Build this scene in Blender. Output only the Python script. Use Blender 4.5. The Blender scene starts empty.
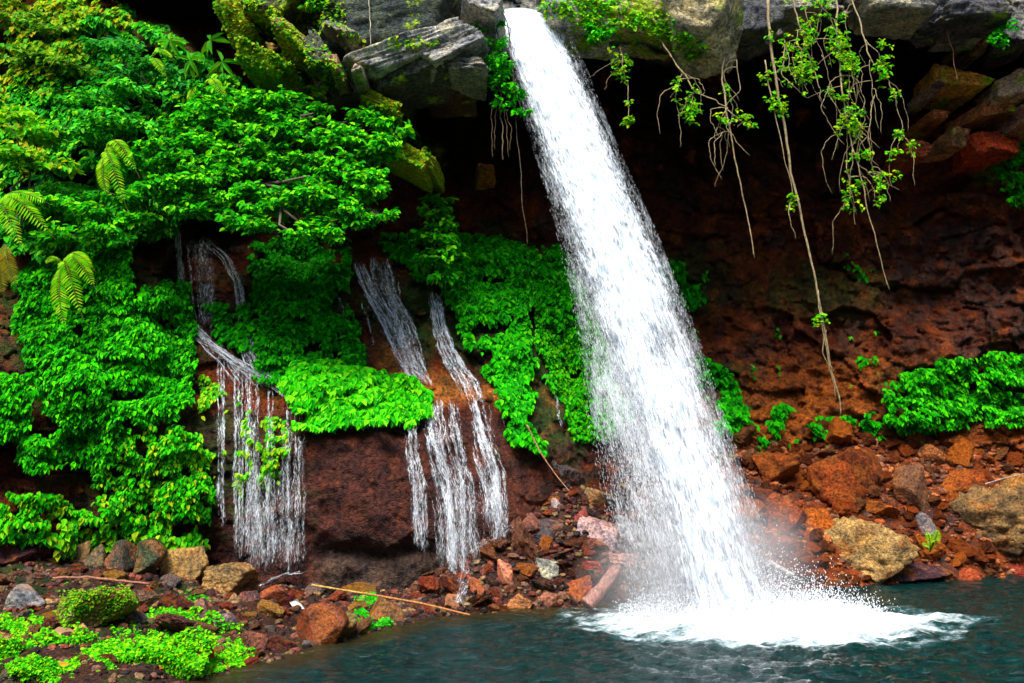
import bpy, math, random
import numpy as np
from mathutils import Vector, Matrix
R = math.radians
rng = np.random.default_rng(7)
random.seed(7)
S = bpy.context.scene
COL = S.collection

# ---------------------------------------------------------------- camera, sky, sun, exposure
CAM_H, PITCH, LENS = 2.2, R(8), 30.0
F = 1024 * LENS / 36
cam = bpy.data.objects.new('camera', bpy.data.cameras.new('camera'))
COL.objects.link(cam)
cam.location = (0, 0, CAM_H)
cam.rotation_euler = (R(90) + PITCH, 0, 0)
cam.data.lens = LENS
cam.data.clip_end = 500
S.camera = cam

SUN_EL, SUN_AZ = R(54), R(195)         # azimuth clockwise from +Y; the sun stands behind and left of the camera
w = bpy.data.worlds.new('World'); S.world = w; w.use_nodes = True
nt = w.node_tree
sky = nt.nodes.new('ShaderNodeTexSky'); sky.sky_type = 'NISHITA'; sky.sun_disc = False
sky.sun_elevation = SUN_EL; sky.sun_rotation = SUN_AZ
nt.links.new(sky.outputs[0], nt.nodes['Background'].inputs[0])
nt.nodes['Background'].inputs[1].default_value = 0.06
sd = bpy.data.lights.new('sun', 'SUN'); sd.energy = 2.0; sd.angle = R(32); sd.color = (1, .97, .91)
sun = bpy.data.objects.new('sun', sd); COL.objects.link(sun)
tosun = Vector((math.sin(SUN_AZ) * math.cos(SUN_EL), math.cos(SUN_AZ) * math.cos(SUN_EL), math.sin(SUN_EL)))
sun.rotation_euler = tosun.to_track_quat('Z', 'Y').to_euler()
sun.location = (-5, -10, 25)
S.view_settings.view_transform = 'Standard'
S.view_settings.look = 'None'
S.view_settings.exposure = 2.3
S.view_settings.gamma = 1
S.render.engine = 'CYCLES'
S.cycles.max_bounces = 6
S.cycles.diffuse_bounces = 2
S.cycles.transparent_max_bounces = 40
S.cycles.use_denoising = True

# ---------------------------------------------------------------- pixel <-> place
FWD = np.array([0, math.cos(PITCH), math.sin(PITCH)])
UPV = np.array([0, -math.sin(PITCH), math.cos(PITCH)])
def at(px, py, Y):
    px, py, Y = np.broadcast_arrays(np.asarray(px, float), np.asarray(py, float), np.asarray(Y, float))
    a = (px - 512) / F; b = (341.5 - py) / F
    dy = FWD[1] + b * UPV[1]; dz = FWD[2] + b * UPV[2]
    k = Y / dy
    return np.stack([a * k, Y, CAM_H + dz * k], -1)
def water_Y(py, z=0.0):
    b = (341.5 - np.asarray(py, float)) / F
    return (FWD[1] + b * UPV[1]) * (CAM_H - z) / -(FWD[2] + b * UPV[2])
def to_px(P):
    P = np.asarray(P, float); d = P - np.array([0, 0, CAM_H])
    k = d @ FWD
    return 512 + F * d[..., 0] / k, 341.5 - F * (d @ UPV) / k
def mpp(Y): return Y / F          # metres for one pixel at distance Y

# ---------------------------------------------------------------- noise
_perm = np.random.default_rng(3).permutation(512)
_perm = np.concatenate([_perm, _perm, _perm])
_grad = np.random.default_rng(4).normal(size=(512, 3)); _grad /= np.linalg.norm(_grad, axis=1)[:, None]
def perlin(p):
    p = np.asarray(p, float); i = np.floor(p).astype(int); f = p - i; i &= 511
    u = f * f * f * (f * (f * 6 - 15) + 10)
    def h(a, b, c): return _perm[_perm[_perm[(i[..., 0] + a) & 511] + ((i[..., 1] + b) & 511)] + ((i[..., 2] + c) & 511)] & 511
    def g(a, b, c):
        G = _grad[h(a, b, c)]
        return G[..., 0] * (f[..., 0] - a) + G[..., 1] * (f[..., 1] - b) + G[..., 2] * (f[..., 2] - c)
    def L(a, b, t): return a + (b - a) * t
    x0 = L(L(g(0,0,0), g(1,0,0), u[...,0]), L(g(0,1,0), g(1,1,0), u[...,0]), u[...,1])
    x1 = L(L(g(0,0,1), g(1,0,1), u[...,0]), L(g(0,1,1), g(1,1,1), u[...,0]), u[...,1])
    return L(x0, x1, u[..., 2]) * 1.6
def fbm(p, o=4, lac=2.1, gain=.5):
    s = 0; a = 1
    for k in range(o):
        s = s + a * perlin(p + k * 13.7); p = p * lac; a *= gain
    return s
def n2(u, v, sc, seed=0, o=3):
    u, v = np.broadcast_arrays(np.asarray(u, float), np.asarray(v, float))
    return fbm(np.stack([u / sc, v / sc, np.full(u.shape, seed * 7.31 + .5)], -1), o)
def cells(u, v, sc, seed=0, ax=1.0, jit=.9):
    """distance to the two nearest jittered points, and the id of the nearest one"""
    u = np.asarray(u, float) / (sc * ax); v = np.asarray(v, float) / sc
    iu, iv = np.floor(u).astype(int), np.floor(v).astype(int)
    d1 = np.full(u.shape, 9.); d2 = np.full(u.shape, 9.); idn = np.zeros(u.shape); gu = np.zeros(u.shape); gv = np.zeros(u.shape)
    for a in (-1, 0, 1):
        for b in (-1, 0, 1):
            h = _perm[_perm[(iu + a + 37 * seed) & 511] + ((iv + b) & 511)] & 511
            cu = iu + a + .5 + jit * (_grad[h, 0] * .5); cv = iv + b + .5 + jit * (_grad[h, 1] * .5)
            d = np.hypot(cu - u, cv - v)
            m = d < d1
            d2 = np.where(m, d1, np.minimum(d2, d))
            idn = np.where(m, h / 512, idn); gu = np.where(m, u - cu, gu); gv = np.where(m, v - cv, gv)
            d1 = np.where(m, d, d1)
    return d1, d2, idn, gu, gv
def sst(x, a, b):
    t = np.clip((np.asarray(x, float) - a) / (b - a), 0, 1); return t * t * (3 - 2 * t)
def inside(u, v, poly):
    u = np.asarray(u); v = np.asarray(v); r = np.zeros(u.shape, bool)
    n = len(poly); j = n - 1
    for i in range(n):
        xi, yi = poly[i]; xj, yj = poly[j]
        if yi != yj:
            r ^= ((yi > v) != (yj > v)) & (u < (xj - xi) * (v - yi) / (yj - yi) + xi)
        j = i
    return r
def ell(u, v, cu, cv, ru, rv): return np.hypot((np.asarray(u, float) - cu) / ru, (np.asarray(v, float) - cv) / rv)

# ---------------------------------------------------------------- mesh helpers
def mesh_np(name, V, faces, mat=None, col=None, smooth=True, parent=None, uv=None, extra=None):
    """faces: (n,k) int array or a list of such arrays; col: (nv,3) colours stored on the vertices"""
    if not isinstance(faces, (list, tuple)): faces = [faces]
    faces = [np.asarray(f, int) for f in faces if len(f)]
    V = np.asarray(V, np.float32)
    me = bpy.data.meshes.new(name)
    me.vertices.add(len(V)); me.vertices.foreach_set('co', V.ravel())
    li = np.concatenate([f.ravel() for f in faces]); tot = np.concatenate([np.full(len(f), f.shape[1]) for f in faces])
    me.loops.add(len(li)); me.loops.foreach_set('vertex_index', li.astype(np.int32))
    me.polygons.add(len(tot))
    st = np.concatenate([[0], np.cumsum(tot)[:-1]])
    me.polygons.foreach_set('loop_start', st.astype(np.int32))
    me.polygons.foreach_set('use_smooth', np.full(len(tot), smooth))
    if col is not None:
        a = me.color_attributes.new('tint', 'FLOAT_COLOR', 'POINT')
        c = np.ones((len(V), 4), np.float32); c[:, :3] = col
        a.data.foreach_set('color', c.ravel())
    if uv is not None:
        a = me.attributes.new('flow', 'FLOAT_VECTOR', 'POINT')
        u3 = np.zeros((len(V), 3), np.float32); u3[:, :np.asarray(uv).shape[1]] = uv
        a.data.foreach_set('vector', u3.ravel())
    for k, arr in (extra or {}).items():
        a = me.attributes.new(k, 'FLOAT', 'POINT'); a.data.foreach_set('value', np.asarray(arr, np.float32).ravel())
    me.update(calc_edges=True); me.validate()
    if mat: me.materials.append(mat)
    o = bpy.data.objects.new(name, me); COL.objects.link(o)
    if parent: o.parent = parent
    return o
def tag(o, label=None, cat=None, group=None, kind=None):
    if label: o['label'] = label
    if cat: o['category'] = cat
    if group: o['group'] = group
    if kind: o['kind'] = kind
    return o
def empty(name, loc):
    o = bpy.data.objects.new(name, None); o.location = loc; o.empty_display_size = .2; COL.objects.link(o); return o
def grid_faces(nr, nc):
    i = np.arange(nr * nc).reshape(nr, nc)
    return np.stack([i[:-1, :-1].ravel(), i[1:, :-1].ravel(), i[1:, 1:].ravel(), i[:-1, 1:].ravel()], 1)
def unit(a): return a / np.maximum(np.linalg.norm(a, axis=-1, keepdims=True), 1e-9)
def tube(path, rad, n=6):
    path = np.asarray(path, float); m = len(path); rad = np.broadcast_to(np.asarray(rad, float), (m,))
    T = unit(np.gradient(path, axis=0))
    ref = np.where(np.abs(T[:, 2:3]) > .9, np.array([[0, 1, 0]]), np.array([[0, 0, 1]]))
    A = unit(np.cross(T, ref)); B = np.cross(T, A)
    th = np.arange(n) * 2 * np.pi / n
    V = path[:, None] + rad[:, None, None] * (A[:, None] * np.cos(th)[None, :, None] + B[:, None] * np.sin(th)[None, :, None])
    i = np.arange(m * n).reshape(m, n); j = np.roll(i, -1, 1)
    Fq = np.stack([i[:-1].ravel(), j[:-1].ravel(), j[1:].ravel(), i[1:].ravel()], 1)
    V = np.concatenate([V.reshape(-1, 3), path[:1], path[-1:]])
    c0, c1 = m * n, m * n + 1
    caps = np.concatenate([np.stack([j[0], i[0], np.full(n, c0)], 1), np.stack([i[-1], j[-1], np.full(n, c1)], 1)])
    return V, Fq, caps
class Acc:
    def __init__(s): s.V = []; s.Q = []; s.T = []; s.C = []; s.n = 0
    def add(s, V, Q=None, T=None, C=None):
        V = np.asarray(V, float)
        if Q is not None and len(Q): s.Q.append(np.asarray(Q) + s.n)
        if T is not None and len(T): s.T.append(np.asarray(T) + s.n)
        s.V.append(V); s.C.append(np.broadcast_to(np.asarray(C if C is not None else (1, 1, 1), float), V.shape)); s.n += len(V)
    def tube(s, path, rad, n=6, C=None):
        V, Q, T = tube(path, rad, n); s.add(V, Q, T, C)
    def build(s, name, mat, parent=None, smooth=True):
        f = []
        if s.Q: f.append(np.concatenate(s.Q))
        if s.T: f.append(np.concatenate(s.T))
        return mesh_np(name, np.concatenate(s.V), f, mat, np.concatenate(s.C), smooth, parent)
def recenter(o, c):
    """put the object's origin at c"""
    c = np.asarray(c, float); me = o.data
    v = np.empty(len(me.vertices) * 3, np.float32); me.vertices.foreach_get('co', v)
    me.vertices.foreach_set('co', (v.reshape(-1, 3) - c).astype(np.float32).ravel()); o.location = Vector(c)

# ---------------------------------------------------------------- materials
def mat(name):
    m = bpy.data.materials.new(name); m.use_nodes = True
    t = m.node_tree; t.nodes.clear()
    out = t.nodes.new('ShaderNodeOutputMaterial')
    return m, t, out
def N(t, typ, **kw):
    n = t.nodes.new(typ)
    for k, v in kw.items():
        if k in n.inputs: n.inputs[k].default_value = v
        else: setattr(n, k, v)
    return n
def math_n(t, op, a, b=None, clamp=False):
    n = t.nodes.new('ShaderNodeMath'); n.operation = op; n.use_clamp = clamp
    for i, x in enumerate((a, b)):
        if x is None: continue
        if isinstance(x, (int, float)): n.inputs[i].default_value = x
        else: t.links.new(x, n.inputs[i])
    return n.outputs[0]
def ramp(t, fac, stops):
    r = t.nodes.new('ShaderNodeValToRGB'); e = r.color_ramp.elements
    while len(e) < len(stops): e.new(.5)
    for k, (p, c) in enumerate(stops):
        e[k].position = p; e[k].color = (c[0], c[1], c[2], 1) if hasattr(c, '__len__') else (c, c, c, 1)
    t.links.new(fac, r.inputs[0]); return r.outputs[0]
def mixc(t, typ, fac, a, b):
    n = t.nodes.new('ShaderNodeMix'); n.data_type = 'RGBA'; n.blend_type = typ
    for i, x in ((0, fac), (6, a), (7, b)):
        if isinstance(x, (int, float)): n.inputs[i].default_value = x
        elif isinstance(x, tuple): n.inputs[i].default_value = (*x, 1)
        else: t.links.new(x, n.inputs[i])
    return n.outputs[2]

def rock_mat(name, src='tint', scale=1.0, rough=(.35, .8), bump=.5, strata=0.0, spec=.2, moss=0.0):
    m, t, out = mat(name)
    tc = N(t, 'ShaderNodeTexCoord')
    p = tc.outputs['Object']
    if src == 'tint': base = N(t, 'ShaderNodeAttribute', attribute_name='tint').outputs[0]
    else:
        oi = N(t, 'ShaderNodeObjectInfo'); base = oi.outputs['Color']
        add = N(t, 'ShaderNodeVectorMath', operation='ADD'); t.links.new(p, add.inputs[0])
        sc = N(t, 'ShaderNodeVectorMath', operation='SCALE'); sc.inputs[0].default_value = (91, 57, 33); t.links.new(oi.outputs['Random'], sc.inputs['Scale'])
        t.links.new(sc.outputs[0], add.inputs[1]); p = add.outputs[0]
    def noise(s, d=5, r=.6, dist=0.0):
        n = N(t, 'ShaderNodeTexNoise', Scale=s * scale, Detail=d, Roughness=r, Distortion=dist); t.links.new(p, n.inputs['Vector']); return n
    n1, nf, ns = noise(3.2), noise(16, 6, .7), noise(60, 3, .6)
    vo = N(t, 'ShaderNodeTexVoronoi', Scale=11 * scale, feature='DISTANCE_TO_EDGE'); t.links.new(p, vo.inputs['Vector'])
    c = mixc(t, 'MULTIPLY', 1.0, base, ramp(t, n1.outputs[0], [(.34, (.35, .36, .45)), (.48, (.85, .85, .9)), (.66, (1.4, 1.25, 1.0))]))
    c = mixc(t, 'MULTIPLY', 1.0, c, ramp(t, nf.outputs[0], [(.36, (.22, .22, .26)), (.47, (.8, .8, .8)), (.56, (1.15, 1.1, 1.05)), (.66, (1.9, 1.8, 1.6))]))
    c = mixc(t, 'MULTIPLY', .5, c, ramp(t, vo.outputs['Distance'], [(0, .3), (.05, 1)]))
    if src == 'obj' and not moss:
        st_ = noise(1.7, 5, .6); c = mixc(t, 'MIX', ramp(t, st_.outputs[0], [(.5, 0), (.62, .55)]), c, mixc(t, 'MULTIPLY', 1.0, (.30, .085, .010), ramp(t, nf.outputs[0], [(.36, .3), (.6, 1.4)])))
    if moss:
        ms = noise(2.1, 6, .65); c = mixc(t, 'MIX', ramp(t, ms.outputs[0], [(.66 - moss, 0), (.72 - moss, 1)]), c, mixc(t, 'MULTIPLY', 1.0, (.28, .42, .01), ramp(t, nf.outputs[0], [(.35, .35), (.6, 1.3)])))
    b = N(t, 'ShaderNodeBsdfPrincipled')
    t.links.new(c, b.inputs['Base Color'])
    t.links.new(ramp(t, n1.outputs[0], [(.35, rough[0]), (.65, rough[1])]), b.inputs['Roughness'])
    b.inputs['Specular IOR Level'].default_value = spec
    h = math_n(t, 'ADD', math_n(t, 'MULTIPLY', nf.outputs[0], 1.0), math_n(t, 'MULTIPLY', ns.outputs[0], .35))
    h = math_n(t, 'ADD', h, math_n(t, 'MULTIPLY', ramp(t, vo.outputs['Distance'], [(0, 0), (.12, 1)]), .15))
    if strata:
        wv = N(t, 'ShaderNodeTexNoise', Scale=6, Detail=5); mp = N(t, 'ShaderNodeMapping'); mp.inputs['Scale'].default_value = (.5, .5, 5)
        mp.inputs['Rotation'].default_value = (0, R(12), 0)
        t.links.new(p, mp.inputs[0]); t.links.new(mp.outputs[0], wv.inputs['Vector'])
        h = math_n(t, 'ADD', h, math_n(t, 'MULTIPLY', wv.outputs[0], strata * 3))
    bp = N(t, 'ShaderNodeBump', Strength=bump, Distance=.09 / scale); t.links.new(h, bp.inputs['Height'])
    t.links.new(bp.outputs[0], b.inputs['Normal'])
    t.links.new(b.outputs[0], out.inputs[0])
    return m
M_cliff = rock_mat('cliff_rock', 'tint', 1.0, (.28, .7), 1.0, spec=.2)
M_bank = rock_mat('bank_soil', 'tint', 1.6, (.4, .9), .8, spec=.12)
M_rock = rock_mat('loose_rock', 'obj', 1.3, (.3, .7), .9, spec=.12)
M_wet = rock_mat('wet_rock', 'obj', 1.3, (.12, .4), .7, spec=.35)
M_slab = rock_mat('ledge_slab', 'obj', 1.0, (.5, .85), 1.0, strata=.12, spec=.15, moss=.07)
M_rubble = rock_mat('rubble', 'tint', 2.0, (.3, .8), .5, spec=.2)

M_mossy = rock_mat('mossy_ledge', 'obj', 1.0, (.5, .85), 1.0, strata=.12, spec=.12, moss=.17)
def leaf_mat(name, trans=.35, rough=.45, spec=.35):
    m, t, out = mat(name)
    base = N(t, 'ShaderNodeAttribute', attribute_name='tint').outputs[0]
    b = N(t, 'ShaderNodeBsdfPrincipled', Roughness=rough); b.inputs['Specular IOR Level'].default_value = spec
    t.links.new(base, b.inputs['Base Color'])
    tr = N(t, 'ShaderNodeBsdfTranslucent'); t.links.new(mixc(t, 'MULTIPLY', 1, base, (1.5, 1.3, .5)), tr.inputs[0])
    mx = N(t, 'ShaderNodeMixShader'); mx.inputs[0].default_value = trans
    t.links.new(b.outputs[0], mx.inputs[1]); t.links.new(tr.outputs[0], mx.inputs[2]); t.links.new(mx.outputs[0], out.inputs[0])
    return m
M_leaf = leaf_mat('leaf', .36, .6, .06)
M_moss = leaf_mat('moss', .2, .8, .1)
def bark_mat():
    m, t, out = mat('bark')
    base = N(t, 'ShaderNodeAttribute', attribute_name='tint').outputs[0]
    tc = N(t, 'ShaderNodeTexCoord'); mp = N(t, 'ShaderNodeMapping'); mp.inputs['Scale'].default_value = (1, 1, .3); t.links.new(tc.outputs['Object'], mp.inputs[0])
    n = N(t, 'ShaderNodeTexNoise', Scale=40, Detail=4); t.links.new(mp.outputs[0], n.inputs['Vector'])
    c = mixc(t, 'MULTIPLY', 1, base, ramp(t, n.outputs[0], [(.35, .5), (.65, 1.4)]))
    b = N(t, 'ShaderNodeBsdfPrincipled', Roughness=.75); t.links.new(c, b.inputs['Base Color'])
    bp = N(t, 'ShaderNodeBump', Strength=.6, Distance=.02); t.links.new(n.outputs[0], bp.inputs['Height']); t.links.new(bp.outputs[0], b.inputs['Normal'])
    t.links.new(b.outputs[0], out.inputs[0]); return m
M_bark = bark_mat()

def fall_mat(name, su, sv, lo, hi, seed=0., fine=1.0, white=.92, amp=(1.2, 1.7, 1.9)):
    """falling white water: streaks of white drops with clear gaps; 'flow' = (across m, along m, density)"""
    m, t, out = mat(name)
    at_ = N(t, 'ShaderNodeAttribute', attribute_name='flow')
    sp = N(t, 'ShaderNodeSeparateXYZ'); t.links.new(at_.outputs['Vector'], sp.inputs[0])
    def streak(a, b, d, ro, off):
        cb = N(t, 'ShaderNodeCombineXYZ')
        t.links.new(math_n(t, 'MULTIPLY', sp.outputs[0], a), cb.inputs[0]); t.links.new(math_n(t, 'MULTIPLY', sp.outputs[1], b), cb.inputs[1])
        cb.inputs[2].default_value = seed * 3.7 + off
        n = N(t, 'ShaderNodeTexNoise', Scale=1, Detail=d, Roughness=ro, Distortion=.4); t.links.new(cb.outputs[0], n.inputs['Vector']); return n.outputs[0]
    big, mid, fin = streak(su * .22, sv * .35, 3, .55, 0), streak(su, sv, 4, .65, 9), streak(su * 4.5 * fine, sv * 4 * fine, 2, .6, 21)
    s = math_n(t, 'ADD', math_n(t, 'MULTIPLY', big, amp[0]), math_n(t, 'ADD', math_n(t, 'MULTIPLY', mid, amp[1]), math_n(t, 'MULTIPLY', fin, amp[2])))
    s = math_n(t, 'ADD', math_n(t, 'SUBTRACT', s, sum(amp) / 2), sp.outputs[2])
    mr = N(t, 'ShaderNodeMapRange'); mr.interpolation_type = 'SMOOTHSTEP'; mr.inputs[1].default_value = lo; mr.inputs[2].default_value = hi
    t.links.new(s, mr.inputs[0])
    wc = ramp(t, streak(su * 2.2, sv * 1.8, 3, .6, 40), [(.36, (white * .42, white * .50, white * .60)), (.5, (white * .8, white * .85, white * .9)), (.6, (white, white, white))])  # grey-blue shading of the streaks painted into the white
    d = N(t, 'ShaderNodeBsdfDiffuse'); t.links.new(wc, d.inputs[0])
    tl = N(t, 'ShaderNodeBsdfTranslucent'); t.links.new(wc, tl.inputs[0])
    mx = N(t, 'ShaderNodeMixShader'); mx.inputs[0].default_value = .4; t.links.new(d.outputs[0], mx.inputs[1]); t.links.new(tl.outputs[0], mx.inputs[2])
    tp = N(t, 'ShaderNodeBsdfTransparent')
    m2 = N(t, 'ShaderNodeMixShader'); t.links.new(mr.outputs[0], m2.inputs[0]); t.links.new(tp.outputs[0], m2.inputs[1]); t.links.new(mx.outputs[0], m2.inputs[2])
    t.links.new(m2.outputs[0], out.inputs[0])
    return m

# ================================================================ CLIFF
UC = np.array([-400, 0, 120, 220, 330, 420, 500, 600, 700, 800, 900, 1024, 1400.])
def table(rows, vals):
    rows = np.array(rows, float); vals = np.array(vals, float)      # vals[row][col]
    def f(u, v):
        u = np.clip(u, UC[0], UC[-1]); v = np.clip(v, rows[0], rows[-1])
        i = np.clip(np.searchsorted(UC, u, 'right') - 1, 0, len(UC) - 2); j = np.clip(np.searchsorted(rows, v, 'right') - 1, 0, len(rows) - 2)
        a = (u - UC[i]) / (UC[i + 1] - UC[i]); b = (v - rows[j]) / (rows[j + 1] - rows[j])
        a = a * a * (3 - 2 * a) * .6 + a * .4
        return (vals[j, i] * (1 - a) + vals[j, i + 1] * a) * (1 - b) + (vals[j + 1, i] * (1 - a) + vals[j + 1, i + 1] * a) * b
    return f
back = table([-250, 0, 80, 160, 250, 350, 430, 620, 760], [
    [19, 19, 19, 19, 19, 19, 19, 20, 20, 20, 20, 19.5, 18],
    [17, 17, 17.5, 18, 18, 18.5, 19, 19.8, 20.2, 20.5, 20.2, 19, 16],
    [17, 17, 17.5, 18, 18, 18.5, 19, 19.8, 20.2, 20.5, 19.8, 18.0, 15],
    [16, 16, 17, 17.6, 18, 18.3, 18.8, 19.6, 20.2, 20.4, 19.8, 18.1, 15],
    [15, 15, 16, 17.0, 17.6, 18.0, 18.3, 19.2, 19.8, 20, 19.5, 18.3, 15.5],
    [14, 14, 15, 16.0, 17, 17.3, 17.8, 18.6, 19.2, 19.4, 19.0, 18.4, 16],
    [13, 13, 14, 15.0, 16, 16.5, 16.8, 17.2, 18.0, 18.7, 18.6, 18.5, 16.5],
    [12, 12.3, 13.5, 14.0, 15, 15, 15.5, 16.0, 17, 18, 18, 18, 16.5],
    [12, 12.3, 13.5, 14.0, 15, 15, 15.5, 16.0, 17, 18, 18, 18, 16.5]])
tier = table([200, 240, 300, 370, 410, 440, 500, 560, 620, 760], [
    [13.0, 13.9, 14.5, 16.5, 17.0, 17.4, 17.7, 18.2, 19, 20, 20, 20, 20],
    [12.8, 13.6, 14.2, 15.9, 16.6, 16.9, 17.2, 17.8, 18.5, 20, 20, 20, 20],
    [12.6, 13.2, 13.7, 15.1, 15.8, 16.1, 16.4, 17.0, 18, 20, 20, 20, 20],
    [12.2, 12.7, 13.2, 14.2, 14.9, 15.2, 15.6, 16.3, 17.4, 20, 20, 20, 20],
    [12.0, 12.5, 13.1, 13.8, 14.0, 14.4, 14.9, 15.9, 17.1, 20, 20, 20, 20],
    [11.9, 12.4, 13.2, 13.6, 13.6, 13.9, 14.5, 15.6, 16.8, 20, 20, 20, 20],
    [11.9, 12.4, 13.2, 13.5, 13.5, 13.7, 14.1, 15.1, 16.2, 20, 20, 20, 20],
    [11.9, 12.5, 13.3, 13.6, 13.7, 13.8, 14.1, 14.9, 15.8, 20, 20, 20, 20],
    [12.2, 12.8, 13.5, 13.7, 13.9, 14.0, 14.3, 15.0, 15.8, 20, 20, 20, 20],
    [12.2, 12.8, 13.5, 13.7, 13.9, 14.0, 14.3, 15.0, 15.8, 20, 20, 20, 20]])
LEDGE_U = [-400, 120, 200, 250, 330, 400, 470, 520, 560, 620, 665, 700, 735, 790, 850, 930, 1024, 1400]
LEDGE_V = [-60, -50, -40, 70, 105, 88, 78, 40, 42, 48, 62, 72, 60, 38, 18, 22, 45, 60]
TIER_U = [-400, 170, 180, 250, 300, 350, 400, 440, 500, 560, 590, 615, 640, 700, 720]
TIER_V = [180, 190, 228, 240, 262, 252, 250, 262, 240, 248, 300, 380, 440, 520, 900]
def worldish(u, v, Y):
    """wall coordinates in metres, for noise that does not stretch with distance"""
    P = at(u, v, Y); return P[..., 0], P[..., 2]
def depth(u, v, rough=True):
    u, v = np.broadcast_arrays(np.asarray(u, float), np.asarray(v, float))
    ju = u + 14 * n2(u, v, 60, 1); jv = v + 10 * n2(u, v, 45, 2) + 5 * n2(u, v, 16, 3)
    D = back(ju, jv)
    # cave wall gets softer horizontal shelves
    D = D + .35 * n2(u, v * 1.8, 110, 5) + .16 * n2(u, v * 1.6, 42, 6)
    # upper left slope
    upl = np.interp(v, [-250, 0, 100, 200, 260], [16.8, 15.0, 14.6, 14.1, 13.7]) + .004 * np.clip(u, -400, 400) + .3 * n2(u, v, 80, 8)
    edge_r = np.interp(v, [-250, 0, 40, 75, 130, 200, 260], [110, 125, 185, 245, 235, 195, 170]) + 12 * n2(v, u, 40, 9)
    m = sst(edge_r - u, -12, 16) * sst(v, -700, -600)
    D = D * (1 - m) + upl * m
    # lower tier
    T = tier(ju, v) + .12 * n2(u, v, 50, 11)
    te = np.interp(u, TIER_U, TIER_V) + 7 * n2(u, v, 30, 12)
    m = sst(v - te, -8, 10)
    D = D * (1 - m) + np.minimum(T, D + .0) * m
    # top ledge overhanging the cave
    le = np.interp(u, LEDGE_U, LEDGE_V) + 6 * n2(u, v, 25, 14) + 2 * n2(u, v, 9, 15)
    L = 14.5 + .0035 * np.clip(le - v, 0, 400) * 3.2 + .35 * n2(u, v, 70, 16) + .1 * n2(u, v, 22, 17)
    L = L + np.interp(u, [300, 420, 520, 600, 700, 1024, 1400], [0, -.2, .3, .2, 0, .8, 1.0])
    m = sst(le - v, -7, 7)
    D = D * (1 - m) + L * m
    if rough:
        x, z = worldish(u, v, D)
        d1, d2, idn, gu, gv = cells(x + .1 * n2(x, z, .4, 1), z, .62, 5, 1.5)
        e1, e2, ie, hu, hv = cells(x + .08 * n2(x, z, .2, 2), z + .05 * n2(x, z, .2, 3), .21, 9, 1.2)
        rockm = rocky(u, v)
        D = D + rockm * ((idn - .5) * .34 + .30 * gu * (idn * 4 % 1 - .5) * 2 + .34 * gv * (idn * 9 % 1 - .35) + .05 * np.exp(-((d2 - d1) / .08) ** 2)
                         + (ie - .5) * .13 + .12 * hv * (ie * 7 % 1 - .4) + .12 * hu * (ie * 5 % 1 - .5) + .03 * np.exp(-((e2 - e1) / .1) ** 2))
        D = D + .045 * n2(x, z, .3, 21, 4) * (1 + rockm) + .02 * n2(x, z, .07, 22, 2)
        # the undercut band at the foot of the bare wall
        D = D + .28 * np.exp(-(((v - 552 - 7 * n2(u, 0, 40, 31)) / 9) ** 2)) * sst(u, 300, 330) * (1 - sst(u, 420, 450))
    return D
def rocky(u, v):
    """1 where the wall is blocky rubble, 0 where it is smooth"""
    sm = ((u > 290) & (u < 520) & (v > 400)) * 1.0
    r = 1 - .85 * sm
    r = r * np.where(u < 620, .55, 1.1)
    return r
def lerp3(c, m, k): return c * (1 - m[..., None]) + np.asarray(k) * m[..., None]
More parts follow.
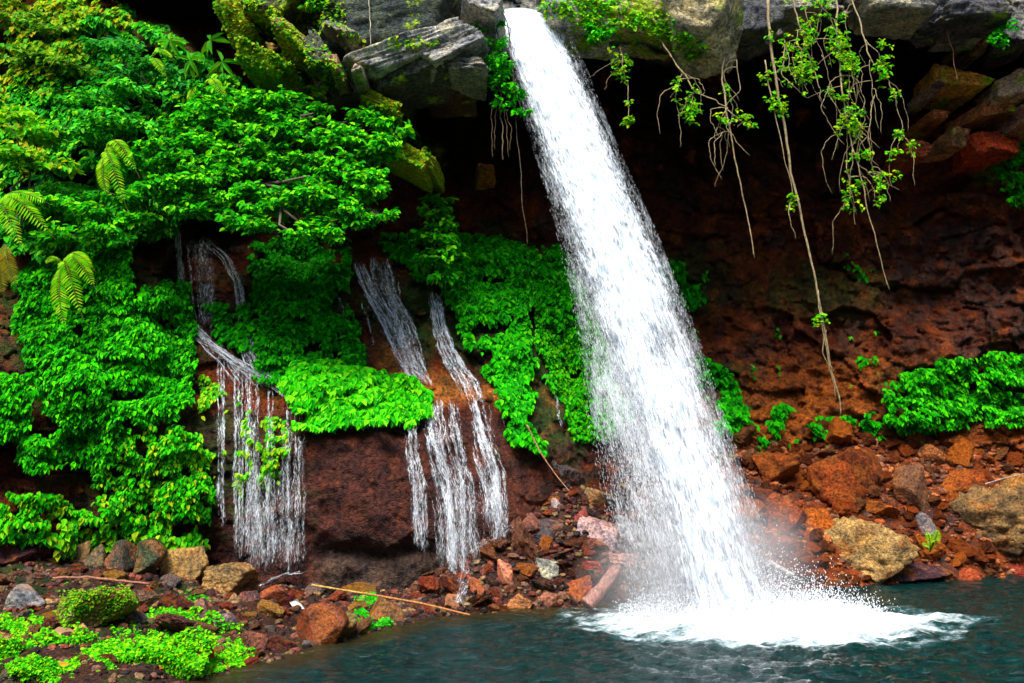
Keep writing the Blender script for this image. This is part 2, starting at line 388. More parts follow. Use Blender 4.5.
def build_cliff():
    us = np.arange(-400, 1401, 3.0); us = np.unique(np.concatenate([us[(us < -20) | (us > 1044)][::3], us[(us >= -20) & (us <= 1044)], np.arange(-18.5, 1044, 3)]))
    vs = np.concatenate([np.arange(-250, -12, 8.0), np.arange(-12, 600, 1.7), np.arange(600, 760, 10)])
    U, Vv = np.meshgrid(us, vs)
    D = depth(U, Vv)
    P = at(U, Vv, D)
    # rock colours, some with shade painted in
    c = np.zeros(U.shape + (3,)); c[:] = (.095, .017, .003)
    c = lerp3(c, sst(n2(U, Vv, 60, 41), -.1, .5), (.21, .040, .004))
    c = lerp3(c, sst(n2(U, Vv, 26, 42), .15, .6) * .8, (.055, .03, .022))
    # cave roof, shade of the overhang painted near black into the rock
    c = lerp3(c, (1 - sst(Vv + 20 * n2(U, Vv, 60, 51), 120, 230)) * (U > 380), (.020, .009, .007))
    c = lerp3(c, sst(Vv + 25 * n2(U, Vv, 50, 43), 330, 420) * sst(U, 640, 760) * (1 - .5 * sst(U, 850, 950)), (.40, .10, .010))
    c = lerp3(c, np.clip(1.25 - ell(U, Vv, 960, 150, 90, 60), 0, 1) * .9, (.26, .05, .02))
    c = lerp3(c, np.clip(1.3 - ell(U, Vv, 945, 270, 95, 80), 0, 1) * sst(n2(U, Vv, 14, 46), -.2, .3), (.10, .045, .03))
    c = lerp3(c, sst(n2(U, Vv, 22, 47), .25, .6) * (U > 600) * (Vv < 420), (.24, .055, .010))
    # bare maroon wall under the mound and behind the cascades
    c = lerp3(c, sst(Vv, 400, 425) * sst(U, 180, 230) * (1 - sst(U, 520, 560)), (.070, .020, .014))
    c = lerp3(c, sst(Vv, 400, 425) * sst(U, 240, 290) * (1 - sst(U, 520, 560)) * sst(n2(U * 2.5, Vv, 60, 44), .05, .4) * .5, (.13, .032, .010))
    c = lerp3(c, sst(Vv, 535, 550) * sst(U, 300, 330) * (1 - sst(U, 440, 470)), (.075, .045, .032))
    for (cu, cv, ru, rv) in ((395, 365, 22, 22), (500, 392, 30, 16), (545, 385, 12, 45), (440, 390, 40, 16), (165, 140, 20, 10)):
        c = lerp3(c, np.clip(1.5 - 1.2 * ell(U, Vv, cu, cv, ru, rv) + .5 * n2(U, Vv, 12, 45), 0, 1), (.40, .13, .02))
    # the grey ledge
    le = np.interp(U, LEDGE_U, LEDGE_V)
    g = sst(le - Vv + 6 * n2(U, Vv, 20, 48), -8, 2) * (U > 235)
    c = lerp3(c, g, (.26, .25, .21))
    c = lerp3(c, g * sst(n2(U, Vv, 30, 49), .1, .5), (.07, .075, .075))
    # yellow-green moss
    def moss(cu, cv, ru, rv, k, a=1.0, s=14):
        nonlocal c
        c = lerp3(c, np.clip(1.6 - 1.3 * ell(U, Vv, cu, cv, ru, rv) + .7 * n2(U, Vv, s, cu % 17), 0, 1) * a, k)
    moss(405, 158, 36, 20, (.24, .26, .008)); moss(385, 112, 28, 14, (.22, .22, .01)); moss(300, 75, 45, 28, (.22, .20, .01), .9)
    moss(60, 45, 60, 50, (.20, .24, .01), .9); moss(20, 110, 50, 40, (.22, .24, .01), .8); moss(170, 35, 60, 22, (.10, .10, .01), .7)
    moss(262, 35, 22, 26, (.40, .24, .01), .9); moss(645, 30, 42, 16, (.16, .30, .01)); moss(580, 15, 30, 10, (.16, .36, .01)); moss(700, 52, 22, 26, (.36, .23, .02), .8)
    moss(820, 290, 70, 30, (.05, .075, .012), .7); moss(985, 175, 14, 10, (.20, .28, .01))
    # dark moss green under the creepers, painted so leaf gaps look shaded
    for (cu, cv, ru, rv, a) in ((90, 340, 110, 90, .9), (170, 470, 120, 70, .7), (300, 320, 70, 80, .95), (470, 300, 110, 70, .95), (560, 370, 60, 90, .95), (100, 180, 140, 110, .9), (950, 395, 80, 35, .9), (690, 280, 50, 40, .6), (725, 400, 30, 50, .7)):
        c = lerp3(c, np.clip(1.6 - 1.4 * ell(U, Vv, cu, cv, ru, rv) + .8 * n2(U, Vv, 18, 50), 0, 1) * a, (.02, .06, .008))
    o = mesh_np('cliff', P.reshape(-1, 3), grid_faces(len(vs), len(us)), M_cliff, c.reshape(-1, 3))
    tag(o, 'red-brown volcanic cliff with a dark overhung cave and grey ledge above', None, None, 'structure')
build_cliff()

# ---------------------------------------------------------------- banks
BU = [-400, 0, 100, 180, 260, 330, 400, 440, 480, 520, 560, 620, 700, 800, 900, 1024, 1400]
SV = [900, 745, 712, 683, 663, 640, 626, 614, 611, 609, 607, 603, 597, 590, 583, 575, 560]          # shoreline
BV = [575, 556, 548, 566, 582, 590, 590, 575, 535, 500, 470, 455, 445, 436, 432, 424, 410]          # foot of the cliff
BY = [12.3, 12.9, 13.5, 13.8, 13.9, 13.9, 14.0, 14.1, 14.4, 14.7, 15.3, 16.2, 17.6, 18.9, 18.9, 18.8, 17.3]
_T = np.linspace(0, 1.0, 160)
def bank_pt(u, t, smooth=False):
    u, t = np.broadcast_arrays(np.asarray(u, float), np.asarray(t, float))
    sv = np.interp(u, BU, SV); by = np.interp(u, BU, BY); bv = np.interp(u, BU, BV)
    sY = water_Y(np.minimum(sv, 1400)); B = at(u, bv, by)
    Y = sY + (by - sY) * t
    Z = B[..., 2] * (np.clip(t, 0, 2) ** .9)
    Z = np.where(t < 0, t * 1.6, Z)
    X = (u - 512) / F * (np.cos(PITCH) + 0) * 0 + at(u, 500, 1.0)[..., 0] * Y  # column keeps its direction
    # exact column: x follows the pixel column at the true height
    d = Y * math.cos(PITCH) + (Z - CAM_H) * math.sin(PITCH)
    X = (u - 512) / F * d
    if not smooth:
        Z = Z + np.clip(t * 6 + .4, .1, 1) * (.10 * n2(X, Y, .9, 61) + .05 * n2(X, Y, .3, 62))
    return np.stack([X, Y, Z], -1)
def bank_at(u, v):
    """point of the bank seen at a pixel"""
    pts = bank_pt(np.full(_T.shape, float(u)), _T, True)
    vv = to_px(pts)[1]
    t = np.interp(-v, -vv, _T)
    return bank_pt(np.array(float(u)), np.array(t), True)
def build_bank():
    us = np.arange(-400, 1400, 5.0)
    ts = np.concatenate([np.linspace(-.5, 0, 14)[:-1], np.linspace(0, 1.15, 110)])
    U, Tt = np.meshgrid(us, ts)
    P = bank_pt(U, Tt)
    c = np.zeros(U.shape + (3,)); c[:] = (.045, .018, .010)
    right = sst(U, 600, 760)
    c = lerp3(c, right, (.17, .036, .006))
    c = lerp3(c, sst(n2(P[..., 0], P[..., 1], .5, 63), .1, .5), (.05, .025, .02))
    g = sst(n2(P[..., 0], P[..., 1], .8, 64), -.1, .3) * (1 - sst(U, 230, 300))
    c = lerp3(c, g * .8, (.015, .035, .006))
    o = mesh_np('river_bank', P.reshape(-1, 3), grid_faces(len(ts), len(us)), M_bank, c.reshape(-1, 3))
    tag(o, 'damp brown soil bank below the cliff', None, None, 'structure')
build_bank()

# ---------------------------------------------------------------- added gorge slope out of view, shuts off low sky so the cave darkens
def build_sky_blocker():
    m, t, out = mat('sky_blocker_green')
    tc = N(t, 'ShaderNodeTexCoord'); n = N(t, 'ShaderNodeTexNoise', Scale=1.2, Detail=8, Roughness=.7); t.links.new(tc.outputs['Object'], n.inputs['Vector'])
    b = N(t, 'ShaderNodeBsdfPrincipled', Roughness=.9); t.links.new(ramp(t, n.outputs[0], [(.35, (.01, .02, .006)), (.6, (.03, .07, .012)), (.75, (.05, .05, .025))]), b.inputs['Base Color'])
    bp = N(t, 'ShaderNodeBump', Strength=1, Distance=.5); t.links.new(n.outputs[0], bp.inputs['Height']); t.links.new(bp.outputs[0], b.inputs['Normal']); t.links.new(b.outputs[0], out.inputs[0])
    # plan of the added wall, from the right end of the cliff round behind the camera to its left end
    plan = np.array([[17, 15], [15, 8], [13.5, 0], [11, -8], [5, -13], [-2, -14], [-8, -11], [-11, -4], [-10.5, 3], [-11, 9], [-13, 14]], float)
    s = np.linspace(0, len(plan) - 1, 90); px = np.interp(s, np.arange(len(plan)), plan[:, 0]); py = np.interp(s, np.arange(len(plan)), plan[:, 1])
    hs = np.array([-1, 0, 1, 2.5, 4, 6, 8, 10, 12, 14, 15.5])
    out_ = np.array([0, 0, .6, 1.0, 1.5, 2.1, 2.6, 3.0, 3.5, 4.2, 5.5])
    cen = np.array([1, 2.]); d = np.stack([px, py], 1) - cen; d /= np.linalg.norm(d, axis=1)[:, None]
    back_low = sst(-py, -2, 8)[:, None]       # rim lowered behind the camera to let the sun in
    H = hs[None] * (1 - .30 * back_low); o_ = out_[None] + .9 * n2(s[:, None] * 1.3, hs[None] * 1.0, 3, 71)
    P = np.stack([px[:, None] + d[:, :1] * o_, py[:, None] + d[:, 1:] * o_, H + 0 * o_], -1)
    o = mesh_np('gorge_sky_blocker', P.reshape(-1, 3), grid_faces(len(s), len(hs)), m)
    tag(o, 'unseen wooded slope added behind the camera to block low sky light', None, None, 'structure')
build_sky_blocker()

# ================================================================ POOL
def build_pool():
    xs = np.unique(np.concatenate([np.arange(-14, -6, .4), np.arange(-6, 11.5, .045), np.arange(11.5, 18, .4)]))
    ys = np.unique(np.concatenate([np.arange(-15, 5.5, .4), np.arange(5.5, 17.5, .045), np.arange(17.5, 19, .4)]))
    X, Y = np.meshgrid(xs, ys)
    cx, cy = 3.5, 12.35
    r = np.hypot(X - cx, (Y - cy))
    near = np.exp(-r / 3.5)
    ang = np.arctan2(Y - cy, X - cx)
    w_ = .035 * np.sin(r * 7.5 + 1.2 * n2(X, Y, 1.2, 81)) * near + .05 * n2(X, Y, .55, 82, 3) * (.35 + 1.3 * near) + .028 * n2(X + .6 * Y, Y * 1.6, .22, 83, 3) * (.5 + near)
    e = ell(X, Y, cx, cy, 1.85, 1.2)
    plume = np.clip(1.25 - ell(X, Y, cx + 1.9, cy + .2, 2.4, .42), 0, 1)
    foam = np.clip(2.0 - 1.25 * e, -.3, 1.5) + .5 * np.clip(plume, 0, 1) + .12 * near * n2(X * .6, Y * 2, .4, 86)
    foam = foam + (.25 + .25 * (foam > .1)) * n2(X, Y * 1.6, .35, 84, 4)
    w_ = w_ + np.clip(1.2 - e, 0, 1) * (.10 + .24 * n2(X, Y, .26, 85, 5))
    P = np.stack([X, Y, w_], -1)
    # distance to the shore in the plan, as depth of the water
    d = Y * math.cos(PITCH) + (0 - CAM_H) * math.sin(PITCH); U = 512 + F * X / np.maximum(d, .1)
    sY = water_Y(np.minimum(np.interp(U, BU, SV), 1400)); shallow = 1 - sst(sY - Y, 0, 1.3)
    shallow = shallow * (U < 700)
    m, t, out = mat('pool_water')
    fo = N(t, 'ShaderNodeAttribute', attribute_name='foam').outputs['Fac']; sh = N(t, 'ShaderNodeAttribute', attribute_name='shallow').outputs['Fac']
    tc = N(t, 'ShaderNodeTexCoord')
    mp = N(t, 'ShaderNodeMapping'); mp.inputs['Scale'].default_value = (1, 1.9, 1); t.links.new(tc.outputs['Object'], mp.inputs[0])
    n1 = N(t, 'ShaderNodeTexNoise', Scale=5, Detail=6, Roughness=.62, Distortion=.6); t.links.new(mp.outputs[0], n1.inputs['Vector'])
    n2_ = N(t, 'ShaderNodeTexNoise', Scale=17, Detail=5, Roughness=.7); t.links.new(mp.outputs[0], n2_.inputs['Vector'])
    b = N(t, 'ShaderNodeBsdfPrincipled', Roughness=.06)
    b.inputs['IOR'].default_value = 1.33
    deep = ramp(t, n1.outputs[0], [(.3, (.0002, .003, .003)), (.55, (.0005, .017, .016)), (.75, (.0008, .026, .023))])
    aer = ramp(t, fo, [(-.0, 0), (.9, 1)]); t.links.new(mixc(t, 'MIX', aer, mixc(t, 'MIX', sh, deep, (.022, .016, .004)), (.05, .16, .17)), b.inputs['Base Color'])
    h = math_n(t, 'ADD', math_n(t, 'MULTIPLY', n1.outputs[0], 1), math_n(t, 'MULTIPLY', n2_.outputs[0], .3))
    bp = N(t, 'ShaderNodeBump', Strength=.75, Distance=.06); t.links.new(h, bp.inputs['Height']); t.links.new(bp.outputs[0], b.inputs['Normal'])
    fd = N(t, 'ShaderNodeBsdfPrincipled', Roughness=.7); fd.inputs['Base Color'].default_value = (.9, .93, .95, 1)
    ff = math_n(t, 'ADD', fo, math_n(t, 'MULTIPLY', math_n(t, 'SUBTRACT', n2_.outputs[0], .5), 1.3))
    fr = ramp(t, ff, [(.2, 0), (.7, .4), (1.25, 1)])
    # small flecks of froth further out
    fl = math_n(t, 'ADD', math_n(t, 'ADD', n2_.outputs[0], math_n(t, 'MULTIPLY', n1.outputs[0], .5)), math_n(t, 'MULTIPLY', fo, .12))
    fr2 = ramp(t, fl, [(1.0, 0), (1.08, .7)])
    mx = N(t, 'ShaderNodeMixShader'); t.links.new(math_n(t, 'MAXIMUM', fr, fr2), mx.inputs[0]); t.links.new(b.outputs[0], mx.inputs[1]); t.links.new(fd.outputs[0], mx.inputs[2])
    t.links.new(mx.outputs[0], out.inputs[0])
    o = mesh_np('water', P.reshape(-1, 3), grid_faces(len(ys), len(xs)), m, None, True, None, None, {'foam': foam, 'shallow': shallow})
    tag(o, 'dark teal plunge pool with white foam where the fall lands', None, None, 'structure')
build_pool()

# ================================================================ ROCKS
_ico = {}
def ico(k):
    if k in _ico: return _ico[k]
    import bmesh
    bm = bmesh.new(); bmesh.ops.create_icosphere(bm, subdivisions=k, radius=1)
    V = np.array([v.co[:] for v in bm.verts]); T = np.array([[v.index for v in f.verts] for f in bm.faces]); bm.free()
    _ico[k] = (V, T); return V, T
def rock_shape(seed, k=4, planes=9, flat=0.0, rough=.06, cut=.72):
    r = np.random.default_rng(seed); V, T = ico(k)
    V = unit(V).copy()
    n = unit(r.normal(size=(planes, 3))); d = r.uniform(cut - .16, cut + .14, planes)
    rad = np.full(len(V), 1.15)
    for a, b in zip(n, d):
        c = V @ a; rad = np.where(c > 1e-3, np.minimum(rad, b / np.maximum(c, 1e-3)), rad)
    P = V * rad[:, None]
    P = P * (1 + rough * fbm(P * 1.7 + seed, 4)[:, None] * 1.2 + rough * .5 * fbm(P * 6 + seed, 3)[:, None] - rough * .9 * np.clip(.25 - np.abs(fbm(P * 2.3 + seed + 9, 3)), 0, 1)[:, None] / .25)
    if flat: P[:, 2] *= (1 - flat)
    mn, mx = P.min(0), P.max(0)
    return (P - (mn + mx) / 2) / ((mx - mn) / 2), T          # fills the box -1..1
def slab_shape(seed, k=5):
    r = np.random.default_rng(seed); V, T = ico(k); V = unit(V)
    ax = np.concatenate([np.eye(3), -np.eye(3)]); n = unit(ax + r.normal(scale=.16, size=(6, 3))); d = r.uniform(.52, .7, 6)
    n = np.concatenate([n, unit(r.normal(size=(5, 3)))]); d = np.concatenate([d, r.uniform(.74, .9, 5)])
    rad = np.full(len(V), 1.2)
    for a, b in zip(n, d):
        c = V @ a; rad = np.where(c > 1e-3, np.minimum(rad, b / np.maximum(c, 1e-3)), rad)
    P = V * rad[:, None]
    lay = perlin(np.stack([P[:, 2] * 7 + .8 * P[:, 0], P[:, 0] * .8, P[:, 1] * .8 + seed], -1))
    P = P * (1 + .05 * np.round(lay * 3)[:, None] / 3 + .06 * fbm(P * 2.2 + seed, 5)[:, None] - .06 * np.clip(.2 - np.abs(fbm(P * 1.9 + seed + 4, 3)), 0, 1)[:, None] / .2)
    mn, mx = P.min(0), P.max(0); return (P - (mn + mx) / 2) / ((mx - mn) / 2), T
LIB = []
for s in range(16):
    V, T = rock_shape(100 + s, 4, 7 + s % 5, 0, .10, .62)
    me_o = mesh_np('rock', V, T, M_rock, None, False)
    LIB.append(me_o.data); bpy.data.objects.remove(me_o)
def set_rock(o, P, size, rot, colr):
    o.location = Vector(P); o.scale = size; o.rotation_euler = rot; o.color = (*colr, 1)
def lib_rock(name, P, size, rot, colr, k=None):
    o = bpy.data.objects.new(name, LIB[random.randrange(16) if k is None else k]); COL.objects.link(o)
    set_rock(o, P, size, rot, colr); return o
PLACED = []     # screen discs already taken by named rocks
LAND = []; LEFT = []
def big_rock(u, v, wpx, hpx, colr, label, name='boulder', cat='boulder', seed=None, Y=None, planes=10, rough=.06, tilt=0, dep=None, k=5, mat_=None, sink=.12, cut=.66, group=None, yaw=0, slab=False):
    seed = seed if seed is not None else int(u * 3 + v)
    if Y is None:
        B = bank_at(u, v + hpx * .42); Yc = B[1]
    else: Yc = Y
    mp_ = mpp(Yc); hw = wpx * mp_ / 2; hh = hpx * mp_ / 2 * (1 + sink)
    dd = (dep if dep else (hw + hh) / 2 * 1.0)
    P = at(u, v + hpx * sink * .5, Yc + (dd * .55 if Y is None else 0))
    V, T = slab_shape(seed, k) if slab else rock_shape(seed, k, planes, 0, rough, cut)
    o = mesh_np(name, V * np.array([hw, dd, hh]), T, mat_ or M_rock, None, False)
    cc = np.array(colr)
    o.location = Vector(P); o.rotation_euler = (0, R(tilt), R(yaw)); o.color = (*np.clip(cc, .003, 1), 1)
    if not mat_ and u < 700 and v > 440: o.data.materials[0] = M_wet
    if k >= 5: o.data.polygons.foreach_set('use_smooth', np.full(len(T), True))
    tag(o, label, cat, group)
    PLACED.append((u, v, wpx * .5, hpx * .5)); LAND.append((u, v, label))
    if u < 262 and v > 590: LEFT.append(o)
    return o
RUST, DRUST, TAN, OCH, MAR, GREY, PINK, DARK, RED = (.25, .046, .006), (.11, .022, .005), (.42, .26, .09), (.24, .12, .018), (.055, .014, .014), (.16, .15, .15), (.42, .26, .24), (.025, .018, .018), (.24, .016, .006)
# right bank
big_rock(868, 549, 104, 66, TAN, 'pale tan pitted boulder at the water edge, right of the waterfall', planes=14, rough=.13, seed=11)
big_rock(992, 517, 112, 68, (.22, .13, .05), 'large ochre and grey rounded boulder at the right edge of the pool bank', planes=14, rough=.12, seed=12)
big_rock(1018, 490, 60, 34, (.36, .17, .04), 'orange lichen-stained boulder resting on top of the large ochre boulder', seed=13, planes=11)
big_rock(912, 572, 78, 26, (.07, .035, .045), 'low wet purple-black rock at the water, right of the tan boulder', seed=14)
big_rock(962, 577, 42, 20, (.32, .06, .02), 'wet orange-red rock touching the water between two boulders', 'rock', 'rock', seed=15)
big_rock(1018, 572, 44, 26, (.26, .03, .02), 'wet dark red rock at the far right waterline', 'rock', 'rock', seed=16)
big_rock(785, 512, 42, 40, (.26, .055, .012), 'rust-brown boulder just right of the falling water', seed=17)
big_rock(832, 482, 52, 50, (.24, .048, .009), 'tall rust-brown block in the middle of the rubble slope', seed=18)
big_rock(862, 470, 48, 46, (.17, .038, .009), 'dark rust block leaning right in the rubble slope', seed=19)
big_rock(908, 488, 40, 50, (.20, .09, .045), 'upright grey-brown boulder standing in the rubble slope', seed=20, planes=8)
big_rock(958, 486, 50, 36, (.28, .06, .010), 'flat-topped rust boulder left of the large ochre boulder', seed=21, planes=8)
big_rock(986, 428, 36, 26, (.13, .03, .018), 'dark red angular rock below the right creeper patch', 'rock', 'rock', seed=22, planes=7)
big_rock(1017, 434, 22, 16, (.45, .12, .02), 'bright orange rock under the right creeper patch', 'rock', 'rock', seed=23, planes=7)
big_rock(915, 434, 22, 20, (.28, .08, .03), 'rust rock at the left foot of the right creeper patch', 'rock', 'rock', seed=24, planes=7)
big_rock(845, 532, 32, 20, (.05, .04, .045), 'small wet black rock lying against the tan boulder', 'rock', 'rock', seed=25)
big_rock(925, 525, 18, 26, (.22, .18, .17), 'grey rock above the small fern between two boulders', 'rock', 'rock', seed=26)
big_rock(790, 548, 40, 26, (.22, .055, .014), 'brown rock behind the splash at the right of the waterfall', 'rock', 'rock', seed=27)
big_rock(815, 520, 34, 24, (.38, .09, .010), 'orange-brown rock above left of the tan boulder', 'rock', 'rock', seed=28)
big_rock(880, 510, 38, 20, (.34, .09, .012), 'orange-brown rock lying above the tan boulder', 'rock', 'rock', seed=29)
big_rock(775, 470, 46, 36, (.22, .05, .008), 'broad rust boulder at the top left of the rubble slope', seed=30)
big_rock(930, 455, 30, 22, (.30, .10, .03), 'rust stone in the upper rubble below the creeper', 'rock', 'rock', seed=31)
# left bank
big_rock(24, 551, 54, 38, (.075, .02, .03), 'dark maroon boulder at the far left foot of the cliff', seed=41, rough=.05)
big_rock(65, 550, 17, 17, OCH, 'small round ochre stone beside the maroon boulder', 'rock', 'rock', seed=42)
big_rock(82, 552, 20, 22, (.24, .15, .05), 'ochre stone, second right of the maroon boulder', 'rock', 'rock', seed=43)
big_rock(98, 556, 20, 24, (.12, .09, .04), 'brown-green stone against the dark mossy block', 'rock', 'rock', seed=44)
big_rock(119, 558, 36, 36, (.03, .03, .02), 'dark wet block at the cliff foot with water running over it', seed=45, planes=6, rough=.04)
big_rock(148, 560, 34, 42, (.035, .055, .02), 'dark green mossy block right of the wet dark block', seed=46, planes=7)
big_rock(158, 535, 34, 26, (.22, .13, .05), 'brown boulder wedged below the ivy on the cliff foot', seed=47)
big_rock(186, 564, 48, 36, (.32, .19, .05), 'ochre boulder with mossy top, left of the brown boulder', seed=48)
big_rock(231, 580, 58, 38, (.27, .16, .05), 'broad ochre-brown boulder beside the left cascade', seed=49)
big_rock(28, 597, 38, 24, (.20, .20, .19), 'flat grey rock on the left bank', 'rock', 'rock', seed=50, planes=6, rough=.03)
B_MOSSY = big_rock(92, 612, 84, 50, (.20, .13, .035), 'large mossy boulder on the left bank with orange side', seed=51, rough=.05)
big_rock(8, 646, 26, 32, (.36, .21, .05), 'ochre boulder cut by the left picture edge', seed=52)
big_rock(83, 636, 26, 22, (.34, .19, .05), 'small ochre rock in front of the large mossy boulder', 'rock', 'rock', seed=53)
B_MOUND = big_rock(168, 655, 96, 44, (.07, .09, .02), 'low moss-covered boulder at the front of the left bank', seed=54, rough=.06)
big_rock(30, 670, 60, 26, (.06, .06, .02), 'mossy rock at the bottom left corner', 'rock', 'rock', seed=55)
big_rock(275, 597, 36, 26, (.20, .02, .02), 'dark red cube-like rock at the foot of the left cascade', 'rock', 'rock', seed=56, planes=6, rough=.03)
big_rock(300, 579, 30, 18, (.11, .035, .035), 'maroon rock behind the dark red rock', 'rock', 'rock', seed=57)
big_rock(322, 625, 54, 44, (.20, .042, .010), 'smooth red-brown boulder at the water on the left bank', seed=58, rough=.02, planes=8)
big_rock(340, 629, 36, 30, (.13, .13, .03), 'olive rounded slab leaning on the red-brown boulder', seed=59, rough=.02, planes=8)
big_rock(387, 611, 38, 28, (.16, .075, .02), 'smooth brown boulder at the waterline, left of the green wedge', seed=60, rough=.02, planes=8)
big_rock(416, 628, 44, 18, (.045, .06, .02), 'dark mossy wedge of rock poking into the pool', 'rock', 'rock', seed=61, planes=6)
big_rock(225, 625, 26, 22, (.26, .16, .16), 'pinkish slab standing on the left bank', 'rock', 'rock', seed=62, planes=6, rough=.02)
big_rock(203, 612, 20, 28, (.19, .12, .11), 'narrow grey-brown slab standing on the left bank', 'rock', 'rock', seed=63, planes=6, rough=.02)
big_rock(52, 640, 30, 18, (.10, .04, .03), 'brown flat rock between the mossy clumps', 'rock', 'rock', seed=64)
big_rock(255, 640, 30, 20, (.16, .05, .025), 'reddish brown rock at the left waterline', 'rock', 'rock', seed=65)
big_rock(248, 600, 24, 18, (.12, .04, .03), 'brown rock in front of the broad ochre-brown boulder', 'rock', 'rock', seed=66)
big_rock(140, 600, 34, 20, (.16, .08, .035), 'brown rock right of the large mossy boulder', 'rock', 'rock', seed=67)
# centre pile
big_rock(596, 532, 42, 28, (.52, .34, .34), 'pale pink slab left of the white water', 'rock', 'rock', seed=71, slab=True, planes=6, rough=.015, tilt=14, dep=.08)
big_rock(630, 530, 38, 20, (.55, .52, .50), 'pale grey slab half veiled by spray', 'rock', 'rock', seed=72, slab=True, planes=6, rough=.015, tilt=22, dep=.08)
big_rock(557, 506, 10, 18, (.45, .33, .28), 'small pale splinter of rock high in the centre pile', 'rock', 'rock', seed=73, planes=6, rough=.015, tilt=-25)
big_rock(580, 518, 14, 24, (.30, .05, .035), 'red tilted slab above the pink slab', 'rock', 'rock', seed=74, planes=6, rough=.015, tilt=25)
big_rock(546, 568, 26, 18, (.34, .33, .24), 'pale olive striped slab in the centre pile', 'rock', 'rock', seed=75, slab=True, planes=7, rough=.02, tilt=8)
big_rock(505, 572, 16, 26, (.50, .17, .09), 'orange-pink upright rock in the centre pile', 'rock', 'rock', seed=76, planes=6, rough=.02, tilt=-10)
big_rock(592, 568, 28, 16, (.36, .04, .015), 'bright red flat slab above the log', 'rock', 'rock', seed=77, slab=True, planes=6, rough=.02, tilt=6)
big_rock(578, 588, 32, 18, (.24, .05, .02), 'dark red slab just left of the log', 'rock', 'rock', seed=78, slab=True, planes=6, rough=.02, tilt=-18)
big_rock(520, 602, 26, 16, (.40, .15, .04), 'orange rock at the waterline of the centre pile', 'rock', 'rock', seed=79)
big_rock(547, 602, 28, 20, (.26, .10, .06), 'brown rock at the waterline left of the log', 'rock', 'rock', seed=80)
big_rock(476, 586, 20, 20, (.30, .07, .03), 'red-orange rock beside the small rill', 'rock', 'rock', seed=81)
big_rock(455, 602, 22, 16, (.34, .13, .05), 'orange-brown rock left of the small rill', 'rock', 'rock', seed=82)
big_rock(528, 522, 40, 24, (.15, .05, .03), 'dark red rock at the top of the centre pile', 'rock', 'rock', seed=83)
big_rock(548, 530, 36, 22, (.05, .04, .045), 'wet black rock in the middle of the centre pile', 'rock', 'rock', seed=84)
big_rock(625, 560, 34, 14, (.45, .22, .18), 'pinkish flat rock behind the spray', 'rock', 'rock', seed=85, slab=True, planes=6, dep=.15)
big_rock(650, 566, 24, 12, (.5, .27, .22), 'small pale pink rock inside the spray', 'rock', 'rock', seed=86, slab=True, planes=6, dep=.15)
big_rock(600, 500, 46, 26, (.25, .16, .07), 'ochre boulder behind the edge of the spray', seed=87)
big_rock(560, 475, 50, 34, (.055, .04, .04), 'black wet boulder at the cliff foot above the centre pile', seed=88)
# rubble that lies between them, every stone an object up to the 300 largest
def scatter(n, u0, u1, sz, pal, labf, group, tpow=1.0, tmin=0, tmax=1.0, flat=1.0):
    r = np.random.default_rng(int(u0) + n)
    k = 0; tries = 0
    while k < n and tries < n * 90:
        sz = (sz[0], max(sz[0] + 2, sz[1] * (1 - .002 * (tries > n * 3))))
        tries += 1
        u = r.uniform(u0, u1); t = tmin + (tmax - tmin) * r.uniform() ** tpow
        P = bank_pt(np.array(u), np.array(t)); a, b = to_px(P)
        s = sz[0] + (sz[1] - sz[0]) * r.uniform() ** 1.7
        if (a < 245 and b > 634 and r.uniform() < .85) or b > 705 or any(abs(a - x) < w_ * .8 + s * .28 and abs(b - y) < h_ * .8 + s * .22 for x, y, w_, h_ in PLACED): continue
        s2 = s * mpp(P[1]) / 2
        ci = int(r.integers(len(pal))); c = np.array(pal[ci][1]) * r.uniform(.75, 1.3)
        size = (s2 * r.uniform(.85, 1.3) * (1.15 if flat < .7 else 1), s2 * r.uniform(.8, 1.2), s2 * r.uniform(.5, .95) * flat)
        o = lib_rock('rock', P + np.array([0, 0, size[2] * .45]), size, (r.uniform(-.5, .5) * (1 + (flat < .7)), r.uniform(-.5, .5) * (1 + (flat < .7)), r.uniform(0, 6.28)), c)
        if u1 < 720: o.material_slots[0].link = 'OBJECT'; o.material_slots[0].material = M_wet
        tag(o, rock_label(szw(s), pal[ci][0], a, b), 'rock', group); k += 1
        PLACED.append((a, b, s * .35, s * .28))
USED = set()
def rock_label(size, colname, a, b):
    ls = sorted((np.hypot(a - x, (b - y) * 1.2), x, y, l) for x, y, l in LAND if y > 420)
    short = lambda l: ' '.join(l.split(' ')[:12]).split(' with ')[0].split(',')[0]
    for d, x, y, l in ls[:12]:
        dx, dy = a - x, b - y
        w1 = 'above' if dy < 0 else 'below'
        wd = ('left of' if dx < 0 else 'right of') if abs(dx) > 1.3 * abs(dy) else w1
        for q in (['just ', 'well '] if d < 25 else ['well ', 'far ']):
            q = '' if wd in ('left of', 'right of') and q == 'well ' else q
            words = short(l).split(' ')
            t = '%s %s rock %s%s the %s' % (size, colname, q, wd, ' '.join(words[:7]))
            while t.split(' ')[-1] in ('at', 'the', 'of', 'in', 'left', 'right', 'on', 'to', 'and', 'by', 'its', 'a', 'under', 'between', 'against', 'below', 'above', 'beside', 'top', 'near', 'behind', 'just', 'over', 'far', 'cliff', 'lying', 'leaning'): t = ' '.join(t.split(' ')[:-1])
            if t not in USED: USED.add(t); return t
    return t
def szw(s, lo=13, hi=20): return 'small' if s < lo else ('mid-sized' if s < hi else 'large')
